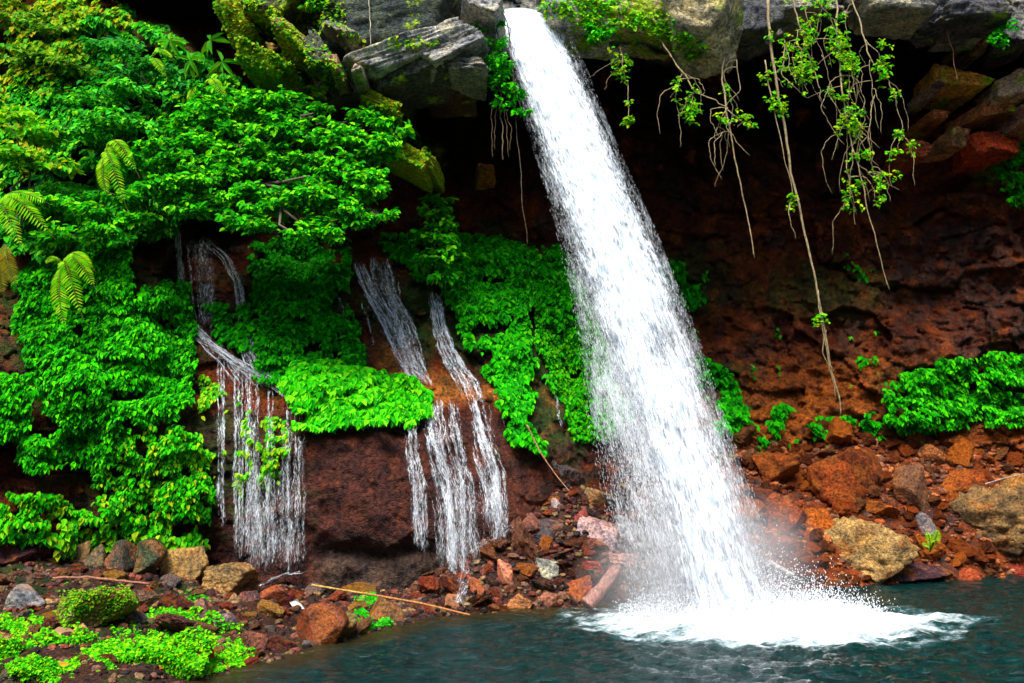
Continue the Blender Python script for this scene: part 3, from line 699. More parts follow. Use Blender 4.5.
scatter(135, 735, 1040, (12, 46), [('rust-red', RUST), ('dark rust', DRUST), ('orange', (.40, .10, .010)), ('brown', (.16, .06, .02))],
        lambda c, s, a, b: '%s %s rock %s the rubble slope right of the waterfall' % (szw(s), c, 'near the foot of' if b > 540 else ('in the middle of' if b > 480 else 'near the top of')), 'loose rocks on the right rubble slope')
scatter(110, 445, 700, (13, 42), [('dark maroon', (.06, .010, .006)), ('rust-red', (.19, .030, .005)), ('black', DARK), ('brown', (.13, .040, .014)), ('orange-brown', (.26, .075, .012))],
        None, 'loose rocks in the centre pile', flat=.62)
scatter(66, -10, 445, (11, 38), [('maroon', (.06, .012, .009)), ('brown', (.14, .06, .022)), ('ochre', OCH), ('grey', (.13, .115, .11)), ('red', (.17, .022, .008))],
        lambda c, s, a, b: '%s %s rock %s' % (szw(s), c, 'low on the left bank near the water' if b > 630 else ('on the middle of the left bank' if b > 595 else 'on the left bank near the cliff foot')), 'loose rocks on the left bank', 1.0, 0, .97, .8)
def rubble():
    V0, T0 = rock_shape(5, 2, 8, 0, .05); shapes = [rock_shape(300 + i, 2, 7 + i % 4, 0, .05)[0] for i in range(10)]
    r = np.random.default_rng(99); n = 9500
    u = r.uniform(-60, 1100, n); t = r.uniform(-.04, 1.02, n)
    P = bank_pt(u, t); a, b = to_px(P)
    s = (2.0 + 8 * r.uniform(size=n) ** 2) * mpp(P[:, 1]) / 2
    pr = np.array([RUST, DRUST, (.42, .13, .03), (.20, .08, .04), (.35, .12, .05)]); pl = np.array([MAR, (.17, .08, .05), DARK, (.2, .05, .03), (.25, .15, .06)])
    c = np.where((u > 690)[:, None], pr[r.integers(0, 5, n)], pl[r.integers(0, 5, n)]) * r.uniform(.35, 1.05, (n, 1))
    Vs = np.stack([shapes[i] for i in r.integers(0, 10, n)])
    th = r.uniform(0, 6.28, n); sc = np.stack([s * r.uniform(.8, 1.3, n), s, s * r.uniform(.5, 1, n)], 1)[:, None]
    Vs = Vs * sc
    x = Vs[..., 0] * np.cos(th)[:, None] - Vs[..., 1] * np.sin(th)[:, None]; y = Vs[..., 0] * np.sin(th)[:, None] + Vs[..., 1] * np.cos(th)[:, None]
    Vs = np.stack([x, y, Vs[..., 2]], -1) + P[:, None]
    T = (T0[None] + (np.arange(n) * len(V0))[:, None, None]).reshape(-1, 3)
    o = mesh_np('gravel', Vs.reshape(-1, 3), T, M_rubble, np.repeat(c, len(V0), 0), False)
    tag(o, 'small broken stones and gravel filling the gaps on the banks', 'gravel', None, 'stuff')
rubble()

# rocks of the top ledge
def ledge_rock(u, v, wp, hp, colr, label, Y=14.3, **kw):
    kw.setdefault('planes', 8); kw.setdefault('rough', .05); kw.setdefault('dep', .8)
    return big_rock(u, v, wp, hp, tuple(min(.6, q * 1.35) for q in colr), label, kw.pop('name', 'rock_slab'), 'rock slab', Y=Y, mat_=M_slab, sink=0, slab=True, **kw)
LR = ledge_rock
LR(395, 22, 175, 74, (.045, .06, .048), 'big dark grey-green block of the top ledge left of the waterfall', 14.1, seed=201, tilt=-12)
LR(345, 8, 90, 50, (.06, .065, .05), 'dark block of the top ledge above the leaning shrub', 14.2, seed=202, tilt=14)
LR(415, 60, 150, 26, (.40, .39, .33), 'pale grey layered slab under the big dark block', 13.7, seed=203, tilt=-16)
LR(450, 62, 84, 30, (.30, .30, .27), 'pale grey lower slab pointing at the waterfall', 13.75, seed=204, tilt=-20)
LR(415, 82, 84, 24, (.08, .085, .07), 'dark angular block hanging under the layered slab', 13.9, seed=205, tilt=-6)
LR(466, 78, 50, 16, (.26, .25, .21), 'thin grey layer at the lower right of the left ledge', 13.8, seed=228, tilt=12)
LR(482, 18, 52, 42, (.30, .30, .28), 'grey cracked slab beside the lip of the waterfall', 14.0, seed=206, tilt=38)
LR(325, 66, 30, 44, (.07, .08, .05), 'dark upright ledge block left of the layered slab', 13.8, seed=207, tilt=-32)
LR(350, 44, 46, 24, (.20, .19, .14), 'grey ledge block with small plants on it', 13.8, seed=208, tilt=36)
LR(340, 78, 14, 24, (.42, .26, .15), 'small pinkish block below the ledge', 13.75, seed=209, tilt=-20)
LR(362, 84, 18, 13, (.42, .34, .26), 'small pale block beside the pinkish block', 13.75, seed=210)
LR(280, 14, 56, 46, (.06, .065, .03), 'dark mossy block at the left end of the ledge', 14.2, seed=211, tilt=20)
LR(296, 46, 60, 22, (.26, .20, .06), 'ochre mossy slab at the left end of the ledge', 14.0, seed=212, tilt=28)
LR(585, 32, 110, 34, (.46, .43, .38), 'smooth pale wet rock at the right side of the waterfall lip', 14.9, seed=213, tilt=10, rough=.03)
LR(645, 34, 74, 38, (.42, .32, .14), 'tan ledge block between green moss streaks', 14.7, seed=214, tilt=15)
LR(408, 160, 62, 26, (.34, .34, .008), 'yellow-green mossy outcrop under the left ledge', 14.6, seed=240, tilt=28)
LR(388, 116, 50, 20, (.30, .30, .008), 'mossy ledge shelf between the leaning shrub and the grey slabs', 14.4, seed=241, tilt=26)
LR(432, 172, 30, 16, (.24, .24, .008), 'small mossy outcrop at the lower end of the yellow moss', 14.9, seed=242, tilt=30)
LR(244, 34, 34, 54, (.42, .28, .01), 'orange and yellow mossy rock at the top left beside the dark gap', 14.5, seed=243, tilt=-20)
LR(272, 74, 64, 20, (.26, .27, .01), 'long mossy shelf above the leaning shrub', 14.2, seed=244, tilt=24)
LR(450, 102, 60, 16, (.10, .05, .03), 'brown rock shelf under the left grey slabs', 14.9, seed=245, tilt=8)
LR(484, 176, 24, 12, (.50, .16, .02), 'small orange ledge of rock in the dark cave mouth', 17.0, seed=246, tilt=5)
big_rock(700, 26, 104, 92, (.52, .44, .24), 'large rounded pale rock bulging from the overhang', 'rock_slab', 'rock slab', Y=14.2, mat_=M_slab, sink=0, seed=215, tilt=24, rough=.07, planes=10, dep=.9)
LR(745, 20, 60, 66, (.08, .085, .09), 'dark blue-grey rock behind the large rounded pale rock', 14.9, seed=216)
LR(800, 8, 70, 30, (.28, .27, .22), 'grey lichened rock at the top edge above the vines', 15.0, seed=217)
LR(890, 8, 80, 30, (.38, .35, .26), 'pale grey ledge rock at the top right', 15.2, seed=218, tilt=8)
LR(960, 12, 90, 44, (.09, .09, .10), 'dark ledge block at the top right corner', 15.4, seed=219)
LR(965, 28, 56, 14, (.26, .22, .17), 'thin grey shelf rock under the dark ledge block', 15.8, seed=220)
LR(948, 92, 66, 22, (.55, .20, .03), 'orange shelf of rock on the right cave side', 17.2, seed=321, tilt=10)
LR(1002, 96, 52, 40, (.50, .28, .16), 'pinkish brown block right of the orange shelf', 17.0, seed=322, tilt=-12)
LR(975, 52, 14, 12, (.55, .22, .09), 'small orange stone under the right ledge', 16.8, seed=223)
LR(957, 50, 10, 8, (.55, .25, .05), 'tiny yellow-orange stone under the right ledge', 16.8, seed=224)
LR(925, 96, 16, 14, (.30, .18, .15), 'small mauve stone left of the orange shelf', 17.2, seed=225)
LR(985, 150, 56, 28, (.36, .04, .01), 'red block in the cave side below the pinkish brown block', 17.6, seed=226)
LR(905, 160, 30, 16, (.26, .06, .02), 'dull red stone in the cave wall left of the tan stone', 17.8, seed=250, tilt=15)
LR(975, 120, 50, 16, (.30, .10, .03), 'brown-orange seam of rock under the orange shelf', 17.4, seed=251, tilt=-8)
LR(1015, 128, 30, 22, (.26, .12, .07), 'brown block at the right edge under the pinkish brown block', 17.2, seed=252)
LR(1000, 52, 40, 20, (.16, .12, .10), 'grey-brown block in the gap under the top right ledge', 17.0, seed=253, tilt=-14)
LR(925, 128, 24, 10, (.34, .10, .03), 'thin orange stone under the left end of the orange shelf', 17.7, seed=254)
LR(945, 148, 22, 18, (.34, .15, .06), 'tan stone left of the red block', 17.6, seed=227)

# ================================================================ VEGETATION
GREENS = [np.array(c) for c in ((.012, .20, .006), (.03, .27, .006), (.008, .13, .008), (.07, .32, .006))]
def leaf_arr(P, Nn, tip, L, W, C, fold=.25, curl=.25):
    """P base points, Nn facing, tip direction, L length, W half-width; 6 verts and 2 quads each"""
    n = len(P); tip = unit(tip - (tip * Nn).sum(-1, keepdims=True) * Nn); side = np.cross(tip, Nn)
    L = np.broadcast_to(L, (n,))[:, None]; W = np.broadcast_to(W, (n,))[:, None]
    def q(a, s, h): return P + tip * L * a + side * W * s + Nn * L * h
    mid = curl
    V = np.stack([P, q(.28, .85, fold * .35), q(.68, .75, fold * .25 - mid * .35), q(1, 0, -mid), q(.68, -.75, fold * .25 - mid * .35), q(.28, -.85, fold * .35)], 1)
    i = np.arange(n)[:, None] * 6
    Q = np.concatenate([i + np.array([[0, 1, 2, 3]]), i + np.array([[0, 3, 4, 5]])])
    return V.reshape(-1, 3), Q, np.repeat(C, 6, 0)
def pick(r, n, pal, wts=None, var=.25):
    pal = np.array(pal); k = r.choice(len(pal), n, p=wts)
    return np.clip(pal[k] * r.uniform(1 - var, 1 + var, (n, 1)), 0, 1)
def region_pts(r, n, poly, gap=None):
    poly = np.array(poly, float); lo, hi = poly.min(0), poly.max(0)
    u = r.uniform(lo[0], hi[0], n * 3); v = r.uniform(lo[1], hi[1], n * 3)
    m = inside(u + 9 * n2(u, v, 18, 91), v + 7 * n2(u, v, 18, 92), [tuple(p) for p in poly])
    if gap is not None: m &= gap(u, v)
    return u[m][:n], v[m][:n]
def creeper(label, polys, dens, size, pal, lobe=38, bulge=.28, seed=0, gapthr=-.35, name='creeper', wts=None, aspect=.42, group=None, under=.36, dfun=None):
    """a carpet of overlapping heart-shaped leaves lying in cushions on the wall; dens = leaves per 100 square pixels"""
    r = np.random.default_rng(900 + seed); A = Acc()
    for poly in polys:
        p = np.array(poly, float); area = np.prod(p.max(0) - p.min(0))
        u, v = region_pts(r, int(area * dens / 100), poly, lambda a, b: n2(a, b, 24, seed, 3) > gapthr)
        d1, d2, idn, gu, gv = cells(u, v, lobe, seed, 1.3)
        keep = (gv < under + .2 * r.uniform(size=len(u)))                  # the undersides of the cushions stay bare
        u, v, d1, idn, gu, gv, d2 = [x[keep] for x in (u, v, d1, idn, gu, gv, d2)]
        bl = np.sqrt(np.clip(1 - (d1 / .95) ** 2, 0, 1)) * bulge * (.5 + idn)
        D = depth(u, v) - .08 - bl - r.uniform(-.05, .12, len(u))
        P = at(u, v, D)
        nrm = unit(np.stack([gu * .5, np.full(len(u), -.62), 1.0 - gv * .5], -1) + r.normal(scale=.24, size=(len(u), 3)))
        tip = unit(np.stack([gu * .8 + r.normal(scale=.7, size=len(u)), np.full(len(u), -1.), -.75 + 0 * gu], -1))
        L = size * mpp(D) * r.uniform(.65, 1.3, len(u))
        V_, Q_, C_ = leaf_arr(P, nrm, tip, L * 1.15, L * aspect, pick(r, len(u), pal, wts), .12, .45); A.add(V_, Q_, None, C_)
    o = A.build(name, M_leaf, None, False)
    tag(o, label, 'creeper', group, 'stuff')
    return o
G_IVY = [(.008, .28, .001), (.022, .42, .001), (.004, .13, .001), (.07, .54, .002)]
G_DARK = [(.006, .26, .002), (.012, .36, .002), (.004, .15, .002), (.03, .45, .002)]
G_YEL = [(.09, .42, .004), (.18, .46, .006), (.03, .30, .004), (.30, .42, .008)]
creeper('bright green creeper cushions covering the left cliff', [
    [(15, 275), (60, 235), (132, 238), (135, 300), (160, 278), (182, 285), (198, 350), (190, 402), (168, 425), (120, 418), (95, 440), (60, 425), (35, 385), (18, 330)],
    [(55, 400), (120, 410), (118, 455), (100, 470), (70, 460)], [(-30, 375), (28, 372), (36, 395), (18, 440), (-30, 450)], [(20, 436), (58, 432), (62, 468), (24, 470)]],
    48, 5.3, G_IVY, 44, .22, 1, -.62, under=.46, aspect=.33)
creeper('looser creeper with pale leaves hanging on the lower left cliff', [
    [(95, 425), (180, 420), (205, 440), (215, 500), (212, 530), (190, 545), (120, 530), (90, 490)],
    [(-30, 488), (40, 492), (100, 515), (110, 545), (40, 540), (-30, 545)]], 30, 4.6, G_YEL + G_IVY + G_IVY, 22, .13, 2, -.2, aspect=.36)
creeper('pale green creeper sprays between the strands of the left cascade', [
    [(200, 370), (225, 385), (230, 470), (208, 480)], [(238, 395), (250, 400), (252, 490), (236, 500)], [(262, 390), (288, 410), (290, 480), (272, 498), (258, 480)]], 20, 4.0, G_YEL, 16, .03, 3, -.02)
creeper('dark green creeper on the slope between the left and middle cascades', [
    [(250, 240), (350, 235), (345, 290), (362, 345), (365, 372), (300, 385), (262, 378), (255, 320)], [(205, 300), (250, 300), (252, 350), (225, 340)]], 36, 5.2, G_DARK, 34, .16, 4, -.4, under=.6)
creeper('bulging mound of bright leaves on the lip of the maroon wall', [
    [(282, 372), (310, 358), (370, 366), (418, 378), (430, 392), (424, 412), (395, 422), (350, 425), (318, 432), (296, 418)]], 55, 6.4, [(.02, .42, .002), (.06, .56, .004), (.008, .26, .002), (.16, .64, .006)], 42, .42, 5, -.9, name='creeper_mound')
creeper('green creeper covering the slope left of the main waterfall', [
    [(380, 232), (470, 232), (560, 245), (590, 290), (560, 330), (520, 300), (470, 330), (440, 285), (400, 262)],
    [(455, 300), (520, 290), (535, 350), (530, 420), (545, 455), (515, 440), (490, 372), (470, 340)]], 38, 5.2, G_IVY + G_DARK[:2], 34, .18, 6, -.4, under=.5)
creeper('fine-leaved creeper beside the main waterfall', [
    [(535, 290), (595, 285), (610, 360), (632, 420), (610, 440), (575, 440), (560, 400), (540, 360)]], 40, 3.8, G_IVY + G_YEL[:1], 30, .07, 7, -.6, under=.7)
creeper('dark creeper on the cave wall right of the main waterfall', [
    [(645, 240), (690, 245), (705, 290), (690, 310), (660, 290)], [(695, 345), (725, 355), (745, 400), (735, 430), (705, 410)], [(715, 400), (790, 408), (785, 425), (760, 445), (715, 448)], [(790, 425), (840, 415), (890, 412), (885, 440), (800, 440)]],
    12, 5.5, G_DARK + G_IVY[:2], 22, .1, 8, 0.0)
creeper('bright creeper patch above the right rubble slope', [
    [(882, 385), (905, 370), (935, 362), (965, 358), (1000, 352), (1060, 350), (1060, 418), (1010, 425), (975, 420), (940, 428), (900, 432), (888, 415)]], 44, 4.4, G_IVY, 26, .16, 9, -.4)
creeper('scattered seedlings on the dark cave wall', [
    [(680, 250), (880, 250), (880, 390), (700, 380)]], 3, 4.5, G_DARK + G_IVY, 16, .05, 10, .55)
creeper('fine-leaved creeper curtain at the right edge of the cave', [
    [(985, 130), (1010, 118), (1060, 110), (1060, 220), (1020, 210), (1000, 190)]], 22, 4.5, G_DARK + G_IVY[:1], 24, .25, 11, -.6)
creeper('yellow-green small plants over the top left cliff', [
    [(-40, -20), (120, -20), (130, 10), (120, 60), (110, 110), (60, 160), (-40, 200)]], 15, 6.5, [(.14, .36, .006), (.28, .38, .008), (.05, .28, .006), (.36, .34, .01)], 34, .3, 12, -.25)
creeper('thick mixed undergrowth on the upper left cliff', [
    [(60, 30), (125, 5), (190, 45), (250, 90), (240, 180), (170, 235), (60, 250), (-40, 260), (-40, 120)]], 24, 7, [(.016, .26, .006), (.04, .38, .006), (.008, .16, .006), (.18, .54, .01), (.03, .36, .02)], 36, .35, 13, -.35)
creeper('small plants growing on the mossy part of the ledge', [
    [(250, 55), (330, 85), (335, 112), (250, 112)], [(375, 120), (420, 130), (440, 175), (400, 150)], [(590, 12), (620, 25), (612, 46), (580, 44)], [(535, -20), (640, -20), (636, 16), (600, 24), (548, 14)], [(618, 10), (650, 8), (690, 40), (660, 46), (628, 30)], [(330, -10), (350, 20), (338, 45), (310, 20)]], 16, 5, G_YEL + [(.2, .3, .01)], 22, .12, 14, -.1)
creeper('bright plants on the foot of the leftmost wall', [[(60, 505), (120, 530), (115, 560), (55, 555)], [(120, 545), (170, 520), (215, 548), (180, 556)]], 8, 6.5, G_YEL, 24, .1, 15, -.1)
def ground_cover(label, ells, dens, size, pal, seed, name='ground_cover', h=.04, over=None):
    r = np.random.default_rng(seed); A = Acc()
    for (cu, cv, ru, rv) in ells:
        n = int(ru * rv * 3.14 * dens * 2.2 / 100)
        u = cu + r.uniform(-1.1, 1.1, n) * ru; v = cv + r.uniform(-1.1, 1.1, n) * rv
        m = ell(u, v, cu, cv, ru, rv) + .35 * n2(u, v, 14, seed) < 1
        pts = []
        for a, b in zip(u[m], v[m]):
            best = None
            if over:
                for o in over:
                    pass
            pts.append(bank_at(a, b))
        P = np.array(pts)
        if over:
            P = project_on(over, P, u[m], v[m])
        d1, d2, idn, gu, gv = cells(u[m], v[m], 12, seed)
        P = P + np.array([0, 0, 1.]) * (h * (1.1 - d1) * (.5 + idn))[:, None]
        n = len(P); nrm = unit(r.normal(scale=.45, size=(n, 3)) + np.array([0, -.35, .9])); tip = unit(r.normal(size=(n, 3)) + np.array([0, -.4, -.3]))
        L = .62 * size * mpp(P[:, 1]) * r.uniform(.6, 1.3, n)
        V_, Q_, C_ = leaf_arr(P, nrm, tip, L, L * .42, pick(r, n, pal)); A.add(V_, Q_, None, C_)
    o = A.build(name, M_leaf, None, False); tag(o, label, 'ground cover', None, 'stuff'); return o
def moss_on(label, objs, ells, dens, size, pal, seed, name='moss_patch'):
    r = np.random.default_rng(seed); A = Acc()
    for (cu, cv, ru, rv) in ells:
        n = int(ru * rv * 3.14 * dens / 100); u = cu + r.uniform(-1.1, 1.1, n) * ru; v = cv + r.uniform(-1.1, 1.1, n) * rv
        m = ell(u, v, cu, cv, ru, rv) + .5 * n2(u, v, 12, seed) < 1; u, v = u[m], v[m]
        bad = np.full((len(u), 3), 1e6); P = project_on(objs, bad, u, v); P = P[P[:, 0] < 1e5]; n = len(P)
        if not n: continue
        P = P + np.array([0, -.03, .02]) * r.uniform(0, 1.5, (n, 1))
        nrm = unit(r.normal(scale=.4, size=(n, 3)) + np.array([0, -.6, .8])); tip = unit(r.normal(scale=.7, size=(n, 3)) + np.array([0, -.6, -.6]))
        L = size * mpp(P[:, 1]) * r.uniform(.6, 1.3, n); V_, Q_, C_ = leaf_arr(P, nrm, tip, L, L * .42, pick(r, n, pal)); A.add(V_, Q_, None, C_)
    o = A.build(name, M_leaf, None, False); tag(o, label, 'moss', None, 'stuff'); return o
def project_on(objs, P, u, v):
    """drop the plants on the upper skin of a boulder where the boulder hides the bank"""
    from mathutils.bvhtree import BVHTree
    bpy.context.view_layer.update()
    out = P.copy(); trees = []
    for o in objs:
        mw = o.matrix_world; trees.append(BVHTree.FromPolygons([mw @ x.co for x in o.data.vertices], [tuple(p.vertices) for p in o.data.polygons]))
    org = Vector((0, 0, CAM_H)); tg = at(u, v, 10.0)
    for i in range(len(P)):
        d = (Vector(tg[i]) - org).normalized(); best = 1e9
        for t_ in trees:
            h = t_.ray_cast(org, d)
            if h[0] is not None and h[3] < best: best = h[3]; out[i] = np.array(h[0]) - np.array(d) * .01
    return out
ground_cover('bright green mossy herbs over the front of the left bank', [(50, 655, 70, 28), (175, 645, 68, 34), (110, 668, 110, 18), (228, 655, 26, 14), (20, 625, 26, 10), (120, 640, 30, 12)], 32, 6, [(.05, .46, .003), (.14, .56, .004), (.02, .28, .002), (.26, .54, .006)], 31, over=LEFT)
ground_cover('yellow-green moss and herbs on the large mossy boulder', [(95, 598, 42, 14), (75, 612, 22, 18), (120, 615, 18, 16)], 26, 4.5, [(.14, .38, .006), (.24, .38, .01), (.04, .28, .006)], 32, 'moss_patch', over=[B_MOSSY])
ground_cover('small green herbs beside the ochre boulders', [(190, 607, 22, 13), (170, 618, 14, 8), (235, 585, 6, 5), (40, 545, 40, 8)], 24, 6, [(.03, .30, .006), (.06, .4, .008)], 33)
ground_cover('bright green tuft between the smooth boulders at the water', [(368, 608, 14, 12), (375, 630, 20, 8), (362, 620, 10, 12)], 46, 5, [(.02, .42, .006), (.05, .5, .01), (.01, .28, .006)], 34, 'herb_tuft', .08)
ground_cover('scattered weeds along the foot of the cave wall', [(740, 455, 26, 8), (800, 445, 40, 6), (955, 440, 60, 5), (725, 440, 24, 12)], 8, 6, G_IVY, 35)

for o in bpy.data.objects:
    if o.name.startswith('rock_slab') and ('moss' in o['label'] or 'right side of the waterfall lip' in o['label']): o.data.materials[0] = M_mossy
SLABS = [o for o in bpy.data.objects if o.name.startswith('rock_slab')]
moss_on('bright green moss streaks on the ledge right of the waterfall lip', SLABS, [(585, 8, 42, 12), (600, 26, 26, 10), (640, 22, 40, 8), (662, 40, 28, 10), (596, 38, 14, 10), (690, 50, 16, 12)], 34, 4.5, [(.14, .50, .004), (.28, .58, .006), (.05, .36, .004)], 131)
moss_on('small plants and moss on the blocks at the left end of the ledge', SLABS, [(272, 30, 24, 26), (300, 52, 26, 10), (325, 14, 20, 18), (350, 40, 14, 6), (410, 44, 26, 5), (335, 76, 14, 12), (240, 30, 26, 40), (272, 72, 40, 16), (405, 156, 32, 12), (386, 114, 28, 10), (300, 60, 30, 12)], 26, 4.2, [(.20, .42, .006), (.34, .42, .01), (.06, .34, .004)], 132)
def branch_path(a, b, r, sag=.15, n=9):
    a = np.asarray(a); b = np.asarray(b); t = np.linspace(0, 1, n)[:, None]
    p = a + (b - a) * t; L = np.linalg.norm(b - a)
    p[:, 2] += sag * L * np.sin(t[:, 0] * np.pi)
    p[1:-1] += r.normal(scale=.03 * L, size=(n - 2, 3)); return p
def shrub(label, base, clumps, leaf, pal, seed, name='shrub', cat='shrub', trunk=.05, per=220, flat=.45, aspect=.34, wts=None, droop=.5):
    """clumps: (u, v, Y, radius px); each clump is a flat-topped spray of leaves on its own limb"""
    r = np.random.default_rng(seed); base = np.asarray(at(*base)); root = empty(name, base)
    W = Acc(); A = Acc()
    for (u, v, Y, rp) in clumps:
        c = at(u, v, Y); R_ = rp * mpp(Y); p = branch_path(base, c, r)
        W.tube(p - base, np.linspace(trunk, trunk * .25, len(p)), 6, (.07, .05, .03))
        n = int(1.4 * per * (rp / 30) ** 2)
        tw = max(4, int(n / 22))
        d = r.normal(size=(tw, 3)); d[:, 2] = np.abs(d[:, 2]) * .6 + r.uniform(-.5, .3, tw); d = unit(d) * np.array([1, 1, flat]) * R_
        for k in range(tw):
            e = c + d[k] * r.uniform(.75, 1.15); q = branch_path(c, e, r, .1, 5)
            W.tube(q - base, np.linspace(trunk * .25, .004, 5), 4, (.06, .06, .02))
            m = 22; s = r.uniform(.25, 1.1, m)[:, None]
            pos = c + (e - c) * s + r.normal(scale=R_ * .13, size=(m, 3)) * np.array([1, 1, .5])
            outd = unit(e - c)
            tip = unit(outd * .7 + r.normal(scale=.55, size=(m, 3)) + np.array([0, -.15, -droop * .5]))
            nrm = unit(np.array([0, -.5, .9]) + r.normal(scale=.42, size=(m, 3)))
            L = .85 * leaf * mpp(Y) * r.uniform(.7, 1.3, m)
            V_, Q_, C_ = leaf_arr(pos - base, nrm, tip, L, L * aspect, pick(r, m, pal, wts), .2, .3); A.add(V_, Q_, None, C_)
    W.build('branches', M_bark, root); A.build('foliage', M_leaf, root, False)
    tag(root, label, cat); return root
G_SH = [(.014, .30, .002), (.04, .44, .002), (.006, .16, .002), (.16, .58, .004)]
CL = []; _r = np.random.default_rng(17)
_poly = [(160, 175), (175, 130), (205, 96), (250, 92), (300, 108), (350, 112), (395, 122), (400, 138), (375, 160), (388, 205), (380, 225), (345, 225), (330, 245), (285, 236), (240, 226), (205, 218), (170, 205)]
while len(CL) < 95:
    a_, b_ = _r.uniform(155, 402), _r.uniform(92, 245)
    if inside(np.array(a_), np.array(b_), _poly) and all(np.hypot(a_ - x, (b_ - y) * 1.6) > 13 for x, y, _, _ in CL):
        CL.append((a_, b_, 14.1 - 1.1 * (b_ - 92) / 150 - .5 * _r.uniform(), _r.uniform(11, 21)))
shrub('big leaning shrub with layered bright sprays above the left cascade', (205, 215, 14.6), [
    *CL],
    7.8, G_SH, 51, per=640, flat=.8, trunk=.06)
shrub('slim young shrub hanging against the dark cave mouth', (432, 285, 15.8), [(438, 200, 15.6, 13), (432, 214, 15.4, 16), (444, 226, 15.4, 16), (434, 240, 15.3, 20), (446, 254, 15.3, 18), (432, 262, 15.2, 18), (440, 276, 15.2, 16)], 8, G_SH, 52, per=420, trunk=.02)
UL = [('leafy shrub with fresh yellow-green sprays at the far left edge', (20, 235, 13.2), [(8, 120, 13.2, 24), (35, 135, 13.2, 26), (20, 160, 13, 26), (50, 165, 13.2, 24)], 9, G_YEL),
      ('dense bluish green bush in the middle of the upper left slope', (110, 150, 14.2), [(95, 100, 13.9, 28), (130, 92, 13.9, 26), (115, 125, 13.7, 30), (80, 135, 13.6, 26), (145, 125, 13.8, 22)], 8, [(.02, .30, .008), (.04, .44, .015), (.006, .16, .004), (.14, .56, .02)]),
      ('bush of small bright leaves below the dark gap', (150, 100, 14.4), [(100, 45, 14.3, 20), (130, 52, 14.2, 22), (160, 72, 14.1, 24), (190, 90, 14.1, 22), (125, 75, 14.1, 22)], 7.5, [(.02, .26, .02), (.05, .36, .02), (.01, .16, .02)]),
      ('bush with drooping leaves left of the big leaning shrub', (150, 230, 13.8), [(135, 165, 13.3, 26), (160, 150, 13.4, 24), (150, 190, 13.1, 26), (120, 200, 13.1, 26), (140, 222, 13.1, 22)], 9, G_SH),
      ('low bush over the top of the left creeper carpet', (70, 255, 13.5), [(50, 205, 13.0, 26), (85, 215, 13.0, 26), (110, 235, 13.1, 22), (60, 235, 12.9, 24), (25, 205, 12.9, 22)], 8.5, G_SH),
      ('small bush with yellow tips at the top left corner', (40, 70, 15), [(20, 20, 14.6, 24), (55, 30, 14.5, 22), (85, 20, 14.7, 20), (30, 60, 14.3, 24), (70, 65, 14.2, 22)], 8, [(.12, .3, .01), (.2, .32, .012), (.04, .22, .01)])]
for i, (lab, base, cl, lf, pal) in enumerate(UL):
    shrub(lab, base, cl, lf, pal, 60 + i, per=300, trunk=.025)
shrub('leafy creeper bush hanging down beside the waterfall lip', (492, -10, 14.0), [(490, 10, 13.9, 12), (488, 30, 13.9, 15), (492, 50, 13.8, 17), (498, 68, 13.7, 18), (500, 88, 13.7, 17), (502, 106, 13.7, 12), (515, 95, 13.7, 10), (522, 112, 13.7, 8), (485, 62, 13.8, 10)], 6.5, G_IVY, 70, 'hanging_bush', 'hanging bush', .015, 480, .9)
shrub('small plant with thin leaves on the ledge blocks', (320, 30, 13.8), [(318, 8, 13.6, 14), (326, 22, 13.6, 10)], 8, G_YEL, 71, 'seedling', 'plant', .008, 260)
shrub('tiny plant on the pale layered slab', (415, 52, 13.5), [(408, 46, 13.4, 8), (420, 42, 13.4, 6)], 7, G_YEL, 72, 'seedling', 'plant', .005, 260)
shrub('low green plant under the tan ledge block', (600, 30, 14.4), [(592, 38, 14.2, 11), (604, 34, 14.2, 9), (596, 28, 14.2, 9)], 6, G_IVY, 73, 'seedling', 'plant', .006, 500)

def fern(label, crown, fronds, seed, pal, name='fern', wd=.2):
    """fronds: (tip u, tip v, tip Y, arch, half-width px)"""
    r = np.random.default_rng(seed); base = at(*crown); root = empty(name, base)
    for (u, v, Y, arch, hw) in fronds:
        A = Acc(); b = at(u, v, Y); n = 32; t = np.linspace(0, 1, n)[:, None]
        p = base + (b - base) * t; L = np.linalg.norm(b - base); p[:, 2] += arch * L * np.sin(t[:, 0] ** .75 * np.pi); p[:, 1] -= .15 * L * np.sin(t[:, 0] * np.pi)
        p = p - base; T = unit(np.gradient(p, axis=0))
        A.tube(p, np.linspace(.012, .003, n), 5, (.12, .14, .02))
        up = unit(np.array([0, -.6, .8]) - (T @ np.array([0, -.6, .8]))[:, None] * T); side = np.cross(T, up)
        k = np.arange(2, n - 1); prof = np.sin(np.clip((k / n) * 1.15, 0, 1) * np.pi) ** .6 * hw * mpp(Y)
        for s in (-1, 1):
            for h in (0,):
                pos = p[k] + h * (p[k + (1 if h else 0)] - p[k]); tip = unit(side[k] * s + T[k] * .45 + np.array([0, 0, -.25]) + r.normal(scale=.06, size=(len(k), 3)))
                V_, Q_, C_ = leaf_arr(pos, up[k], tip, prof, L / n * .34, pick(r, len(k), pal, None, .18), .1, .25); A.add(V_, Q_, None, C_)
        A.build('frond', M_leaf, root, False)
    tag(root, label, 'fern'); return root
G_F = [(.26, .60, .02), (.42, .68, .04), (.14, .52, .015)]
G_FD = [(.30, .34, .03), (.20, .24, .02), (.34, .26, .04)]
fern('fern with yellow-green arching fronds on the left creeper carpet', (62, 268, 12.7), [(98, 292, 12.5, .35, 12), (84, 322, 12.5, .30, 12), (66, 332, 12.5, .1, 11), (44, 262, 12.6, .4, 9), (96, 272, 12.6, .4, 10)], 81, G_F)
